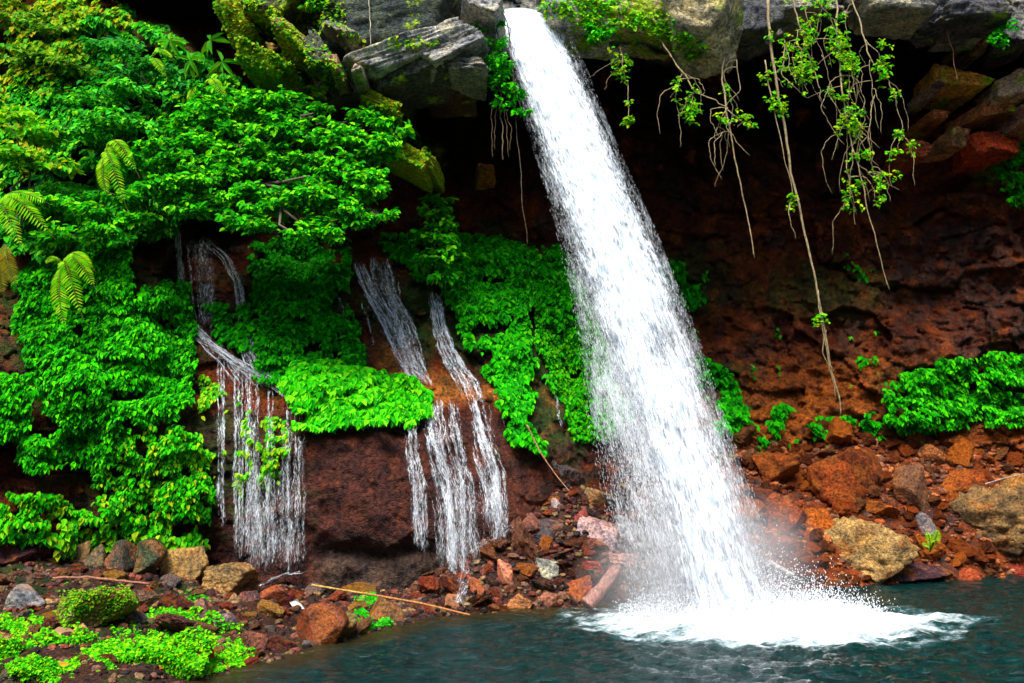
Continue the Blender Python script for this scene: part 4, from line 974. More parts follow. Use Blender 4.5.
fern('fern with broad green fronds at the far left edge', (-8, 215, 12.4), [(52, 205, 12.3, .25, 14), (56, 240, 12.2, .3, 14), (25, 255, 12.1, .35, 13), (-30, 250, 12.3, .3, 12)], 82, G_F)
fern('dry brown-tipped fern hanging at the far left edge', (6, 245, 12.2), [(4, 298, 12.1, .02, 11), (18, 290, 12.1, .05, 10), (-12, 290, 12.2, .05, 10)], 83, G_FD)
fern('pale arching fern in the middle of the upper left slope', (104, 158, 13.2), [(140, 178, 12.9, .4, 10), (128, 212, 12.9, .25, 10), (108, 200, 13, .1, 9), (122, 160, 13, .4, 8)], 84, G_F)
fern('small fern below the dark gap at the top left', (150, 62, 14.0), [(175, 60, 13.8, .3, 7), (168, 80, 13.8, .2, 7), (135, 66, 13.9, .3, 7)], 85, G_F)
fern('fern clump hanging left of the ledge', (205, 88, 14.0), [(230, 108, 13.7, .3, 8), (215, 122, 13.8, .1, 8), (186, 105, 13.8, .3, 8)], 86, G_F)
fern('small fern between the tan boulder and the ochre boulder', (930, 552, 15.7), [(938, 528, 15.6, .1, 5), (926, 530, 15.6, .1, 5), (936, 540, 15.5, .3, 5), (922, 545, 15.6, .3, 4)], 87, G_F)
def strap_plants():
    r = np.random.default_rng(88)
    for i, (u, v) in enumerate([(170, 40), (190, 60), (210, 40), (222, 62), (186, 95), (196, 100)]):
        Y = 14.6; base = at(u, v, Y); A = Acc(); n = 9
        P = np.zeros((n, 3)); tip = unit(np.stack([r.normal(scale=.5, size=n), np.full(n, -.4), np.where(np.arange(n) % 2, .3, -1.)], -1)); nrm = unit(np.stack([r.normal(scale=.3, size=n), np.full(n, -1.), r.uniform(0, .8, n)], -1))
        L = r.uniform(14, 24, n) * mpp(Y); V_, Q_, C_ = leaf_arr(P, nrm, tip, L, L * .13, pick(r, n, [(.12, .34, .01), (.05, .28, .01)]), .1, .35); A.add(V_, Q_, None, C_)
        o = A.build('strap_leaf_plant', M_leaf, None, False); o.location = Vector(base)
        tag(o, ['plant with long narrow leaves, topmost under the dark top left gap', 'narrow-leaved plant just under the topmost one, top left', 'narrow-leaved plant nearest the ledge, top left', 'narrow-leaved plant below the one nearest the ledge', 'low narrow-leaved plant on the left above the leaning shrub', 'lowest narrow-leaved plant just above the leaning shrub'][i], 'plant', 'narrow-leaved plants below the top left gap')
strap_plants()

# ---------------------------------------------------------------- hanging vines
def vine(label, pts, rad, seed, leaves=(), leaf=4.4, pal=G_YEL, colr=(.22, .16, .07), sub=(), name='hanging_vine', wig=.035, tangle=0):
    """pts: (u, v, Y) down the vine; leaves: (t0, t1, count, spread m); sub: side stems as point lists"""
    r = np.random.default_rng(seed); base = at(*pts[0]); root = empty(name, base)
    def path(pp, n=40):
        pp = np.array([at(*p) for p in pp]); s = np.linspace(0, len(pp) - 1, n)
        q = np.stack([np.interp(s, np.arange(len(pp)), pp[:, i]) for i in range(3)], -1)
        k = np.array([.25, .5, .25])
        for _ in range(3): q[1:-1] = q[:-2] * .25 + q[1:-1] * .5 + q[2:] * .25
        q[:, 0] += wig * fbm(np.stack([s * 1.5, s * 0 + seed, s * 0], -1), 3); q[:, 1] += wig * fbm(np.stack([s * 1.5, s * 0 + seed + 5, s * 0], -1), 2)
        return q - base
    W = Acc(); main = path(pts, 60); W.tube(main, np.linspace(rad, rad * .45, 60), 6, colr)
    subs = [path(s_, 24) for s_ in sub]
    for k in range(tangle):
        src = ([main] + subs)[r.integers(1 + len(sub))]; i0 = int(r.uniform(0, .75) * (len(src) - 1)); Lk = r.uniform(.35, 1.1); t_ = np.linspace(0, 1, 24)
        sx = r.choice([-1, 1]) * r.uniform(.05, .4); q = src[i0] + np.stack([sx * np.sin(t_ * r.uniform(1.5, 3.5)), .15 * r.normal() * t_, -Lk * t_ ** 1.3 + .12 * np.sin(t_ * 3)], -1)
        q[:, 0] += .05 * fbm(np.stack([t_ * 4, t_ * 0 + k, t_ * 0 + seed], -1), 3); subs.append(q)
    for q in subs: W.tube(q, np.linspace(rad * .5, rad * .2, 24), 5, colr)
    W.build('stem', M_bark, root)
    if leaves:
        A = Acc()
        for (t0, t1, n, sp) in leaves:
            allp = [main] + subs[:len(sub) + tangle // 3]; nodes = []
            for j in range(max(3, n // 3)):
                q = allp[r.integers(len(allp))] if sub else main; nodes.append(q[int(r.uniform(t0, t1) * (len(q) - 1))] + r.normal(scale=sp * .5, size=3))
            for j in range(int(n * 2.2)):
                c = nodes[int(len(nodes) * r.uniform() ** 1.5)] + r.normal(scale=sp * .55, size=3) * np.array([1, 1, 1.4])
                m = 5; nr = unit(np.array([0, -.5, .8]) + r.normal(scale=.4, size=(m, 3))); tp = unit(r.normal(size=(m, 3)) + np.array([0, -.2, -.4]))
                L = leaf * mpp(pts[0][2]) * r.uniform(.6, 1.3, m); V_, Q_, C_ = leaf_arr(np.repeat(c[None], m, 0) + r.normal(scale=.02, size=(m, 3)), nr, tp, L, L * .36, pick(r, m, pal)); A.add(V_, Q_, None, C_)
        A.build('foliage', M_leaf, root, False)
    tag(root, label, 'vine'); return root
YV = 14.0
vine('long pale liana hanging almost to the rubble', [(768, 0, 14), (772, 60, 14), (788, 150, 14.1), (800, 215, 14.2), (818, 290, 14.3), (830, 360, 14.4), (841, 416, 14.5)], .028, 1, [(0, .35, 26, .08)], sub=[[(818, 290, 14.3), (824, 340, 14.3), (836, 400, 14.5)], [(765, 60, 14), (778, 130, 14), (794, 200, 14.1)], [(826, 330, 14.35), (822, 355, 14.4), (834, 372, 14.4)], [(792, 198, 14.1), (788, 215, 14.1), (796, 240, 14.2)]])
vine('knotted vine under the rounded rock ending in a long straight root', [(735, -10, 14.2), (728, 40, 14.2), (722, 80, 14.1), (727, 110, 14), (735, 160, 14.1), (745, 205, 14.2), (755, 258, 14.2)], .02, 2, [(.1, .6, 12, .08)],
     sub=[[(736, 60, 14.1), (740, 90, 14), (725, 108, 14)], [(727, 108, 14), (715, 130, 14), (716, 140, 14)], [(727, 110, 14), (742, 122, 14), (738, 128, 14)], [(725, 108, 14), (728, 125, 14), (730, 148, 14.1)]], tangle=9)
vine('vine looping from the ledge corner with small leaves', [(640, 20, 14.3), (660, 40, 14.2), (682, 72, 14.0), (695, 92, 14), (715, 100, 14), (727, 108, 14)], .018, 3, [(.4, .9, 22, .09)], sub=[[(682, 74, 14), (678, 88, 14), (670, 98, 14)], [(695, 90, 14), (691, 108, 14), (693, 122, 14)]], tangle=5)
vine('short leafy vine below the smooth wet rock', [(620, 48, 14.4), (624, 70, 14.3), (628, 92, 14.3), (629, 122, 14.3)], .012, 4, [(0, .3, 12, .12), (.7, 1, 12, .03)], sub=[[(618, 58, 14.3), (600, 70, 14.3), (588, 78, 14.3)], [(622, 60, 14.3), (608, 80, 14.3), (604, 90, 14.3)]])
vine('tangled leafy vine curtain, left part of the top right tangle', [(790, -10, 14), (798, 20, 13.9), (805, 45, 13.9), (818, 80, 13.9), (822, 100, 13.9)], .016, 5, [(0, 1, 80, .13)], 4.2, sub=[[(800, 0, 14), (812, 30, 13.9), (825, 60, 13.9)], [(810, -5, 14), (830, 15, 13.9), (838, 40, 13.9)], [(798, 30, 13.9), (792, 55, 13.9), (800, 92, 13.9)]], tangle=12)
vine('thick leafy vine in the centre of the top right tangle', [(835, -10, 14), (838, 40, 13.9), (842, 90, 13.8), (848, 130, 13.8), (858, 165, 13.8), (870, 220, 13.9), (889, 290, 14)], .018, 6, [(0, .5, 90, .11)], 4.2, sub=[[(848, 110, 13.8), (838, 140, 13.8), (832, 160, 13.8)], [(845, 100, 13.8), (860, 130, 13.8), (880, 148, 13.8)], [(838, 40, 13.9), (850, 70, 13.8), (848, 110, 13.8)], [(858, 165, 13.8), (875, 178, 13.8), (900, 190, 13.9)], [(852, 150, 13.8), (850, 185, 13.9), (857, 215, 13.9)]], tangle=16)
vine('looping leafy vine on the right of the top right tangle', [(850, -10, 14), (862, 30, 13.9), (870, 60, 13.8), (888, 80, 13.8), (896, 100, 13.8), (898, 115, 13.8)], .015, 7, [(0, 1, 46, .1)], 4.2, sub=[[(866, 40, 13.9), (880, 55, 13.8), (884, 80, 13.8)], [(870, 60, 13.8), (872, 90, 13.8), (878, 130, 13.8)], [(875, 95, 13.8), (868, 130, 13.8), (872, 170, 13.8), (880, 188, 13.8)], [(896, 100, 13.8), (903, 130, 13.8), (897, 150, 13.8)]], tangle=12)
vine('bare looping vine left of the leafy tangle', [(785, 40, 13.9), (782, 75, 13.9), (800, 92, 13.9), (806, 98, 13.9), (822, 92, 13.9)], .011, 8, [(0, .5, 8, .05)], sub=[[(812, 60, 13.9), (810, 80, 13.9), (820, 100, 13.9), (826, 110, 13.9)], [(822, 55, 13.9), (830, 80, 13.9), (836, 100, 13.9), (838, 150, 13.9)]])
vine('thin bare root hanging on the left of the leafy tangle', [(847, 160, 13.9), (850, 190, 13.9), (856, 225, 13.9)], .008, 9)
vine('thin bare root hanging below the leafy bush beside the fall', [(512, 60, 13.9), (516, 130, 13.9), (522, 190, 13.9), (527, 245, 13.9)], .007, 10, colr=(.1, .07, .04))
vine('bunch of brown aerial roots under the hanging bush', [(500, 105, 13.8), (502, 130, 13.8), (503, 160, 13.8)], .012, 11, colr=(.16, .10, .04), sub=[[(504, 105, 13.8), (506, 130, 13.8), (509, 158, 13.8)], [(497, 105, 13.8), (494, 128, 13.8), (495, 150, 13.8)], [(492, 105, 13.8), (491, 130, 13.8), (493, 158, 13.8)], [(506, 112, 13.8), (511, 130, 13.8), (510, 150, 13.8)]])
vine('thin root dangling in front of the big dark block', [(368, -10, 13.4), (370, 20, 13.4), (371, 50, 13.4)], .012, 12, colr=(.3, .25, .16))
vine('thin vine dangling under the right ledge', [(947, 30, 15.5), (952, 50, 15.5), (957, 80, 15.5)], .008, 13, colr=(.3, .1, .04))
vine('small leafy vine at the upper right corner', [(1000, -10, 15.2), (1003, 20, 15.2), (995, 40, 15.2)], .01, 14, [(0, 1, 26, .12)], pal=G_DARK)
vine('dry stem leaning on the cliff left of the centre pile', [(527, 425, 14.3), (540, 452, 14.25), (556, 475, 14.2), (570, 492, 14.1)], .014, 15, colr=(.3, .13, .06), name='dry_stem', wig=.01)
vine('thin grey stick lying on the upper right rubble', [(985, 484, 16.9), (1005, 478, 16.9), (1040, 470, 16.9)], .014, 16, colr=(.25, .2, .17), name='stick', wig=.01)

# ---------------------------------------------------------------- log, canes, twigs, fallen leaves
def pole(label, pts, rad, colr, name, cat, n=10, rough_=0.0, seg=None, parts=None):
    P = np.array([at(*p) for p in pts]); base = P[0]; s = np.linspace(0, len(P) - 1, 30); q = np.stack([np.interp(s, np.arange(len(P)), P[:, i]) for i in range(3)], -1) - base
    A = Acc(); rr = np.linspace(rad, rad * .8, 30)
    if seg: rr = rr * (1 + .18 * (np.arange(30) % seg == 0))
    V, Q, T = tube(q, rr, n)
    if rough_: V = V * 1.0 + unit(V - np.interp(np.arange(len(V)), [0, len(V)], [0, 0])[:, None]) * 0 + (fbm(V * 9, 3) * rough_)[:, None] * np.array([.3, -1, 1])
    A.add(V, Q, T, colr); o = A.build(name, M_bark, None, True); o.location = Vector(base); tag(o, label, cat); return o
def on_bank(u, v, h=.08):
    p = bank_at(u, v); return (u, v, p[1] - h)
pole('short thick weathered log leaning into the pool left of the waterfall', [(586, 605, 12.75), (602, 588, 12.9), (617, 568, 13.05)], .105, (.22, .10, .075), 'log', 'log', 14, .035)
pole('yellow bamboo cane lying at the foot of the maroon wall', [(312, 585, 12.6), (355, 592, 12.5), (368, 594, 12.45)], .015, (.34, .20, .03), 'bamboo_cane', 'cane', 8, 0, 6)
pole('long orange-brown cane reaching down to the water', [(362, 593, 12.4), (420, 603, 12.2), (470, 615, 12.0)], .016, (.30, .11, .02), 'bamboo_cane', 'cane', 8, 0, 7)
pole('long brown twig lying across the left bank', [(-10, 583, 11.5), (50, 578, 11.5), (90, 577, 11.6), (150, 584, 11.5)], .02, (.22, .08, .04), 'twig', 'twig', 6, .01)
pole('thin pale twig in front of the large mossy boulder', [(0, 628, 10.4), (30, 618, 10.5), (52, 610, 10.6)], .012, (.34, .20, .12), 'twig', 'twig', 5)
pole('short red twig near the grey slab', [(45, 640, 9.9), (75, 628, 10.1)], .012, (.3, .08, .05), 'twig', 'twig', 5)
pole('weathered grey branch at the right side of the splash', [(768, 562, 13.6), (780, 568, 13.5), (793, 575, 13.4)], .04, (.3, .27, .25), 'branch', 'branch', 8, .02)
def fallen(u, v, sz, colr, label, ang=0.):
    r = np.random.default_rng(int(u * 7)); b = bank_at(u, v); Y = b[1] - .22; P = at(u, v, Y)[None]
    tip = np.array([[math.cos(ang), -.1, math.sin(ang)]]); nrm = unit(np.array([[.1, -.8, .6]]))
    V, Q, C = leaf_arr(P * 0 - tip * sz * mpp(Y) * .5, nrm, tip, sz * mpp(Y), sz * mpp(Y) * .22, np.array([colr]), .2, .2)
    V2 = V - nrm * .006; Q2 = Q[:, ::-1] + 6
    o = mesh_np('fallen_leaf', np.concatenate([V, V2]), np.concatenate([Q, Q2]), M_leaf, np.concatenate([C, C]), False); o.location = Vector(P[0]); tag(o, label, 'leaf')
fallen(208, 652, 26, (.6, .10, .01), 'long orange-red fallen leaf on the low mossy boulder', -1.0)
fallen(155, 667, 12, (.6, .10, .02), 'small orange fallen leaf in the moss', .3)
fallen(150, 593, 18, (.45, .08, .02), 'red-orange fallen leaf right of the large mossy boulder', -.5)
fallen(62, 630, 24, (.5, .3, .15), 'pale brown fallen leaf on the left bank', .2)
fallen(300, 618, 12, (.7, .35, .03), 'yellow fallen leaf left of the red-brown boulder', 1.3)
fallen(60, 663, 14, (.6, .32, .03), 'yellow fallen leaf in the front moss', .4)
fallen(297, 605, 16, (.7, .7, .75), 'white fallen leaf beside the dark red rock', -.3)
fallen(625, 484, 10, (.5, .3, .02), 'yellow leaf at the rill', .2)

# ================================================================ FALLING WATER
EDGE_V = np.array([8, 30, 70, 110, 150, 230, 300, 370, 430, 500, 560, 606])
EDGE_L = np.array([489, 499, 514, 526, 538, 562, 578, 590, 598, 612, 628, 640])
EDGE_R = np.array([546, 562, 582, 597, 614, 650, 678, 702, 722, 748, 768, 784])
def fall_Y(v): return np.interp(v, [8, 60, 150, 300, 450, 620], [14.9, 14.35, 13.9, 13.35, 12.85, 12.3])
def main_fall():
    root = empty('waterfall', at(725, 606, 12.35)); b = np.array(root.location)
    for k in range(6):
        nu, nv = 70, 240
        s = np.linspace(0, 1, nu); v = np.linspace(8 if k < 4 else 60, 622, nv); Sg, Vg = np.meshgrid(s, v)
        core = k < 3
        l = np.interp(Vg, EDGE_V, EDGE_L); r = np.interp(Vg, EDGE_V, EDGE_R)
        if core:       # the dense rope of water keeps to the right lower down
            l2 = np.interp(Vg, [8, 150, 300, 420, 520, 606], [496, 548, 594, 632, 662, 684]); r2 = np.interp(Vg, [8, 150, 300, 420, 520, 606], [544, 608, 672, 714, 746, 772])
            l, r = l2 - 4, r2 + 4
        else: l, r = l - 5, r + 6
        u = l + (r - l) * Sg
        width = (r - l)
        prof = 1 - np.abs(Sg * 2 - 1) ** (2.2 if core else 1.3)
        Vg = Vg + 9 * (Sg * 2 - 1) ** 2 * np.exp(-(Vg - 8) / 12)
        Y = fall_Y(Vg) - (.35 - .12 * k) * np.sqrt(np.clip(1 - (Sg * 2 - 1) ** 2, 0, 1)) * (.4 + Vg / 500) + .05 * n2(u, Vg * .3, 12, k)
        P = at(u, Vg, Y) - b
        du = (u - l - width / 2) * mpp(Y); along = np.cumsum(np.concatenate([np.zeros((1, nu)), np.linalg.norm(np.diff(P, axis=0), axis=2)]), 0)
        if core:
            dens = .75 * prof + np.interp(Vg, [8, 40, 150, 330, 430, 540, 606], [.5, .18, .03, -.02, -.22, -.14, .10])
            dens -= .55 * np.clip(1.3 - ell(u, Vg, 660, 348, 16, 26), 0, 1) + .3 * np.clip(1.2 - ell(u, Vg, 618, 240, 9, 22), 0, 1)
        else:
            dens = .66 * prof - .06 + np.interp(Vg, [8, 60, 200, 420, 520, 606], [.5, .0, .0, .12, .16, .20])
            dens -= .30 * (1 - Sg) * sst(Vg, 400, 480)
        lo, hi = ((.15, .85), (.0, 1.35))[0 if core else 1]
        m = fall_mat('falling_water_%s' % 'abcdef'[k], 10.0 + 1.5 * k, 1.7 + .3 * k, lo, hi, k * 2.3, 1.0, .95, (1.2, 1.7, 1.9) if core else (1.1, 1.9, 1.1))
        o = mesh_np('water_sheet' if core else 'spray_veil', P.reshape(-1, 3), grid_faces(nv, nu), m, None, True, root, np.stack([du.ravel() + k * 3, along.ravel(), dens.ravel()], 1))
    # flying drops along both sides and at the foot
    r = np.random.default_rng(5); n = 70000
    v = 8 + 600 * r.uniform(size=n) ** .62; l = np.interp(v, EDGE_V, EDGE_L); rr = np.interp(v, EDGE_V, EDGE_R)
    s = .5 + .24 * np.where(np.abs(q_ := r.normal(size=n)) < 2.4, q_, q_ * .4)
    u = l + (rr - l) * s; Y = fall_Y(v) + r.normal(scale=.22, size=n)
    P = at(u, v, Y) - b; T = unit(at(u + 1.6 + .1 * (s - .5), v + 6, Y - .04) - b - P)
    w_ = r.uniform(.0005, .0017, n)[:, None]; Lh = r.uniform(.010, .05, n)[:, None]
    A1 = unit(np.cross(T, [0, 1, 0.])); A2 = np.cross(T, A1)
    V = np.stack([P - T * Lh, P + A1 * w_, P + A2 * w_, P - A1 * w_, P - A2 * w_, P + T * Lh * .6], 1).reshape(-1, 3)
    i = np.arange(n)[:, None] * 6; T_ = np.concatenate([i + np.array([[0, a, b_]]) for a, b_ in ((1, 2), (2, 3), (3, 4), (4, 1))] + [i + np.array([[5, b_, a]]) for a, b_ in ((1, 2), (2, 3), (3, 4), (4, 1))])
    o = mesh_np('drops', V, T_, M_drop, None, False, root); o['kind'] = 'stuff'
    tag(root, 'tall white main waterfall plunging from the ledge into the pool', 'waterfall')
def drop_mat():
    m, t, out = mat('water_drops'); d = N(t, 'ShaderNodeBsdfDiffuse'); d.inputs[0].default_value = (.9, .92, .95, 1); tl = N(t, 'ShaderNodeBsdfTranslucent'); tl.inputs[0].default_value = (.9, .92, .95, 1)
    mx = N(t, 'ShaderNodeMixShader'); mx.inputs[0].default_value = .4; t.links.new(d.outputs[0], mx.inputs[1]); t.links.new(tl.outputs[0], mx.inputs[2]); t.links.new(mx.outputs[0], out.inputs[0]); return m
M_drop = drop_mat()
main_fall()
def splash():
    """spray thrown up where the fall meets the pool"""
    r = np.random.default_rng(6); n = 34000
    cx, cy = 3.35, 12.3
    a = r.uniform(0, 6.28, n); q = r.uniform(size=n) ** .6; x = cx + 1.75 * q * np.cos(a) + r.normal(scale=.12, size=n); y = cy + .8 * q * np.sin(a)
    z = np.abs(r.normal(scale=.34, size=n)) * (1.2 - .85 * q) + .02
    P = np.stack([x, y, z], -1); s = r.uniform(.002, .008, n)[:, None]
    E = np.array([[1, 0, 0], [0, 1, 0], [-1, 0, 0], [0, -1, 0], [0, 0, 1.8], [0, 0, -1.5]])
    V = (P[:, None] + E[None] * s[:, None]).reshape(-1, 3); i = np.arange(n)[:, None] * 6
    T_ = np.concatenate([i + np.array([[4, k, (k + 1) % 4]]) for k in range(4)] + [i + np.array([[5, (k + 1) % 4, k]]) for k in range(4)])
    o = mesh_np('splash_spray', V, T_, M_drop, None, False); tag(o, 'white spray thrown up at the foot of the main waterfall', 'spray', None, 'stuff')
splash()
def mist():
    m, t, out = mat('mist')
    tc = N(t, 'ShaderNodeTexCoord'); ln = N(t, 'ShaderNodeVectorMath', operation='LENGTH'); t.links.new(tc.outputs['Object'], ln.inputs[0])
    n = N(t, 'ShaderNodeTexNoise', Scale=2.2, Detail=2); t.links.new(tc.outputs['Object'], n.inputs['Vector'])
    g = math_n(t, 'MULTIPLY', math_n(t, 'POWER', math_n(t, 'SUBTRACT', 1.0, ln.outputs['Value'], True), 1.5), 2.2)
    g = math_n(t, 'MULTIPLY', g, math_n(t, 'MULTIPLY', n.outputs[0], 1.6))
    v = N(t, 'ShaderNodeVolumePrincipled'); v.inputs['Color'].default_value = (.97, .98, 1, 1); t.links.new(g, v.inputs['Density'])
    t.links.new(v.outputs[0], out.inputs['Volume'])
    V, T = ico(3); o = mesh_np('mist', V, T, m, None, True); P = at(700, 572, 12.6); o.location = Vector(P); o.scale = (1.9, 1.3, 1.4); o.rotation_euler = (0, R(-14), 0)
    tag(o, 'soft white mist hanging round the foot of the main waterfall', 'mist', None, 'stuff')
mist()

M_casc = fall_mat('cascade_water', 30, 4.2, .25, 1.3, 4.1, .8, .93, (1.4, 2.0, 2.6))
def cascade(label, strands, seed, name='cascade', off=.12):
    """strands: (points [(u, v, half width px)], density); water clings to the wall and leaps off the ledges"""
    r = np.random.default_rng(seed); V = []; Q = []; UV = []; n0 = 0; base = None
    for si, (pts, dens) in enumerate(strands):
        pts = np.array(pts, float); L = np.hypot(*np.diff(pts[:, :2], axis=0).T).sum(); n = max(8, int(L / 4)); s = np.linspace(0, len(pts) - 1, n)
        u = np.interp(s, np.arange(len(pts)), pts[:, 0]) + 1.5 * n2(s, s * 0, .45, si + seed) + .7 * n2(s, s * 0, .12, si + seed + 3); v = np.interp(s, np.arange(len(pts)), pts[:, 1]); hw = np.interp(s, np.arange(len(pts)), pts[:, 2]) * np.clip(1 + .9 * n2(s, s * 0, .35, si + seed + 9), .35, 2)
        c = np.linspace(-1, 1, 5)
        Ug = u[:, None] + hw[:, None] * c[None]; Vg = np.repeat(v[:, None], 5, 1)
        D = depth(Ug, Vg); D = np.minimum.accumulate(D, 0)                      # never back into an undercut
        D = np.minimum(D, D[:, 2:3] + .1) - off - .5 * hw[:, None] * mpp(14) * np.sqrt(1 - .95 * c[None] ** 2) - r.uniform(0, .06)
        for _ in range(2): D[1:-1] = np.minimum(D[1:-1], (D[:-2] + D[2:]) / 2)
        P = at(Ug, Vg, D)
        if base is None: base = P[0, 2].copy()
        al = np.concatenate([[0], np.cumsum(np.linalg.norm(np.diff(P[:, 2], axis=0), axis=1))])
        V.append((P - base).reshape(-1, 3)); Q.append(grid_faces(n, 5) + n0); n0 += n * 5
        pr = (1 - np.abs(c) ** 2) * .5
        e = np.minimum(1, np.minimum(np.arange(n) / 3 + .3, (n - 1 - np.arange(n)) / 4 + .3))
        UV.append(np.stack([(hw[:, None] * c[None] * mpp(14)) + si * 1.7, np.repeat(al[:, None], 5, 1), (pr[None] + dens - .28) * 1.0 + (e[:, None] - 1) * .4], -1).reshape(-1, 3))
    o = mesh_np(name, np.concatenate(V), np.concatenate(Q), M_casc, None, True, None, np.concatenate(UV)); o.location = Vector(base); tag(o, label, 'waterfall'); return o
def bundle(r, pts, n, w_, dens):
    out = []; pts = np.array(pts, float)
    w_ = (w_[0] * .7, w_[1] * .62)
    for k in range(n):
        o = 1.25 * r.uniform(-1, 1); a, b = sorted(r.choice(len(pts), 2, replace=False)) if r.uniform() < .35 else (0, len(pts) - 1)
        q = [(p[0] + o * p[2] * r.uniform(.8, 1.2), p[1] + abs(o) * 2 + r.uniform(-1.5, 1.5), r.uniform(*w_)) for p in pts[a:b + 1]]
        if len(q) > 1: out.append((q, r.uniform(*dens)))
    for k in range(3): out.append(([(p[0] + r.uniform(-1, 1) * p[2] * .4, p[1] + r.uniform(-2, 2), p[2] * 1.1) for p in pts], .02))
    return out
def curtain(r, u0, u1, v0f, v1f, n, w_=(1.2, 4), dens=(-.1, .3), drift=4, bias=None, lean=0):
    out = []; cc = r.uniform(u0, u1, max(3, n // 7))
    for k in range(n):
        u = float(np.clip(cc[r.integers(len(cc))] + r.normal(scale=2.6), u0, u1)) if r.uniform() < .7 else r.uniform(u0, u1); a = v0f(u) + r.uniform(-3, 3); b = v1f(u) + r.uniform(-14, 5)
        if r.uniform() < .25: a += r.uniform(.1, .5) * (b - a)
        d = r.uniform(-drift, drift) * .3 + lean * r.uniform(.6, 1.2) * (b - a) / 160; h = r.uniform(*w_)
        m = (a + b) / 2
        out.append(([(u, a, h * .7), (u + d * .4, (a + m) / 2, h), (u + d, m, h * 1.1), (u + d * 1.3, b, h * 1.5)], r.uniform(*dens)))
    return out
r = np.random.default_rng(12)
I = lambda xs, ys: (lambda u: float(np.interp(u, xs, ys)))
# left cascade
st = bundle(r, [(176, 228, 3), (179, 260, 2.5), (183, 300, 3), (186, 318, 4), (200, 338, 6), (222, 352, 7), (245, 368, 9), (268, 380, 9), (290, 396, 7), (300, 412, 5)], 22, (.9, 2.6), (-.1, .5))
st += bundle(r, [(188, 318, 4), (205, 340, 6), (230, 362, 7), (246, 384, 7)], 9, (1.2, 3), (.1, .5))
st += bundle(r, [(203, 236, 3), (226, 256, 4), (238, 280, 4), (243, 310, 4), (246, 345, 7), (258, 368, 10), (272, 386, 9)], 16, (.8, 2.2), (.1, .5))
st += bundle(r, [(200, 236, 12), (204, 270, 11), (205, 300, 10), (206, 332, 6)], 16, (.8, 2.4), (-.05, .3))
st += curtain(r, 200, 304, I([195, 215, 240, 270, 300, 306], [344, 352, 366, 381, 400, 418]), I([195, 240, 306], [470, 560, 572]), 46, (.7, 2.0), (-.05, .38), 5)
st += curtain(r, 240, 306, I([240, 270, 300], [440, 430, 420]), I([240, 306], [568, 574]), 26, (2, 5), (-.2, .1), 6)
st += curtain(r, 250, 300, I([240, 270, 300], [470, 460, 450]), I([240, 306], [570, 576]), 9, (7, 11), (-.12, .05), 6)
cascade('left cascade spreading over a shelf into a thin curtain', st, 21)
# middle cascade
st = curtain(r, 352, 402, I([352, 375, 402], [262, 256, 280]), I([352, 402], [300, 345]), 16, (.8, 2.2), (.05, .42), 3, None, 6)
st += bundle(r, [(358, 262, 5), (366, 285, 5), (380, 310, 7), (392, 330, 9), (402, 352, 10), (412, 370, 11), (424, 384, 9)], 18, (1, 3.2), (.15, .55))
st += bundle(r, [(378, 256, 10), (386, 290, 9), (402, 318, 8), (410, 345, 9), (418, 376, 8)], 14, (.9, 2.8), (.1, .5))
st += [([(360, 300, 1.5), (368, 320, 1.5), (374, 345, 1.2)], .3)]
cascade('middle cascade sliding down beside the bright leaf mound', st, 22)
cascade('thin stray rill on the left of the middle cascade', [([(328, 278, 2), (338, 295, 2.5), (345, 318, 2.5), (352, 345, 2)], .25)], 23, 'rill')
# the lower curtain under it
TA, BA = I([402, 420, 445, 470], [425, 402, 400, 402]), I([402, 430, 470], [545, 578, 566])
st = curtain(r, 402, 411, TA, BA, 8, (.8, 2.2), (0, .4), 3, None, 14)
st += curtain(r, 406, 414, TA, BA, 5, (1.2, 3), (.05, .4), 3, None, 10)
st += curtain(r, 422, 432, TA, BA, 12, (1.2, 3.4), (.1, .5), 4, None, 22)
st += curtain(r, 434, 452, TA, BA, 14, (1, 3.0), (.0, .45), 4, None, 18)
st += curtain(r, 440, 464, I([436, 470], [450, 460]), I([436, 470], [580, 560]), 9, (4, 8), (-.12, .04), 6, None, 6)
st += curtain(r, 452, 460, TA, I([440, 470], [520, 520]), 4, (.8, 1.6), (-.05, .2), 4, None, 12)
cascade('lower curtain of white strands over the maroon wall, below the middle cascade', st, 24)
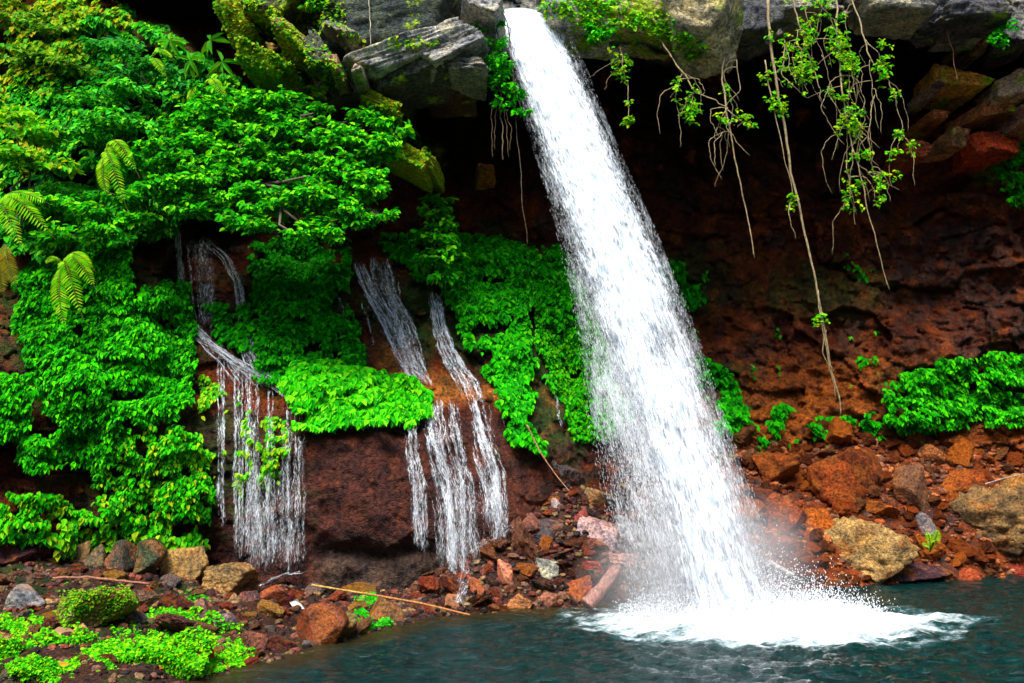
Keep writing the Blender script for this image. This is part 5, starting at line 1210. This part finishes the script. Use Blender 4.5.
# right small cascade
st = bundle(r, [(434, 292, 5), (438, 320, 5), (446, 345, 6), (456, 365, 8), (466, 380, 10), (474, 400, 9)], 20, (1, 3), (.15, .55))
st += curtain(r, 466, 476, I([460, 502], [396, 400]), I([460, 502], [530, 548]), 14, (1, 3), (.05, .5), 4, None, 22)
st += curtain(r, 478, 488, I([460, 502], [396, 400]), I([460, 502], [530, 548]), 9, (.8, 2.2), (0, .4), 4, None, 20)
st += curtain(r, 476, 496, I([460, 502], [460, 470]), I([460, 512], [535, 550]), 7, (3, 7), (-.12, .04), 4, None, 8)
st += [([(498, 400, 1.5), (502, 415, 1.5), (506, 430, 1.5)], .3)]
cascade('narrow cascade fanning out on the right of the middle one', st, 25)
cascade('faint trickle over dark rock beside the fine-leaved creeper', [([(548, 370, 4), (556, 400, 4), (562, 430, 3)], .1), ([(552, 380, 2), (560, 420, 2)], .2)], 26, 'rill')
cascade('tiny white spurt high on the creeper slope beside the waterfall', [([(538, 265, 2), (542, 280, 3), (546, 292, 2)], .3)], 28, 'rill')
cascade('single thin thread of water below the left creeper', [([(149, 420, 1.2), (149, 440, 1.4), (149, 460, 1.2)], .35)], 27, 'rill')
# white water among the stones
def rill(label, pts, seed, name='rill', lift=.1, dens=.14):
    r = np.random.default_rng(seed); pts = np.array(pts, float); n = 40; s = np.linspace(0, len(pts) - 1, n)
    u = np.interp(s, np.arange(len(pts)), pts[:, 0]); v = np.interp(s, np.arange(len(pts)), pts[:, 1]); hw = np.interp(s, np.arange(len(pts)), pts[:, 2]); c = np.linspace(-1, 1, 9)
    P = []
    for i in range(n):
        b0 = bank_at(u[i], v[i]); P.append([at(u[i] + hw[i] * k, v[i] + .0, b0[1] - lift - .05 * (1 - k * k)) for k in c])
    P = np.array(P) + .05 * fbm(np.array(P) * 5, 4)[..., None]; base = P[0, 4].copy()
    uv = np.stack([hw[:, None] * c[None] * mpp(13), np.repeat(np.linspace(0, 1.5, n)[:, None], 9, 1), np.repeat(((1 - c ** 2) * .5 + dens - .3)[None], n, 0)], -1)
    o = mesh_np(name, (P - base).reshape(-1, 3), grid_faces(n, 9), M_casc, None, True, None, uv.reshape(-1, 3)); o.location = Vector(base); tag(o, label, 'rill')
rill('white water rushing over the stones at the foot of the narrow cascade', [(510, 528, 10), (492, 538, 11), (478, 547, 9), (464, 556, 8)], 41, lift=.4, dens=.12)
rill('small white rill tumbling through the centre pile to the pool', [(458, 556, 5), (466, 570, 7), (462, 590, 7), (460, 606, 10)], 42, lift=.35)
rill('white splash line at the foot of the left cascade', [(262, 584, 3), (275, 578, 6), (290, 574, 6), (304, 572, 3)], 43, lift=.25, dens=.5)
rill('thin white water spilling over the dark wet block', [(110, 540, 10), (130, 543, 10), (140, 552, 5), (143, 562, 3)], 44, lift=.3, dens=.1)
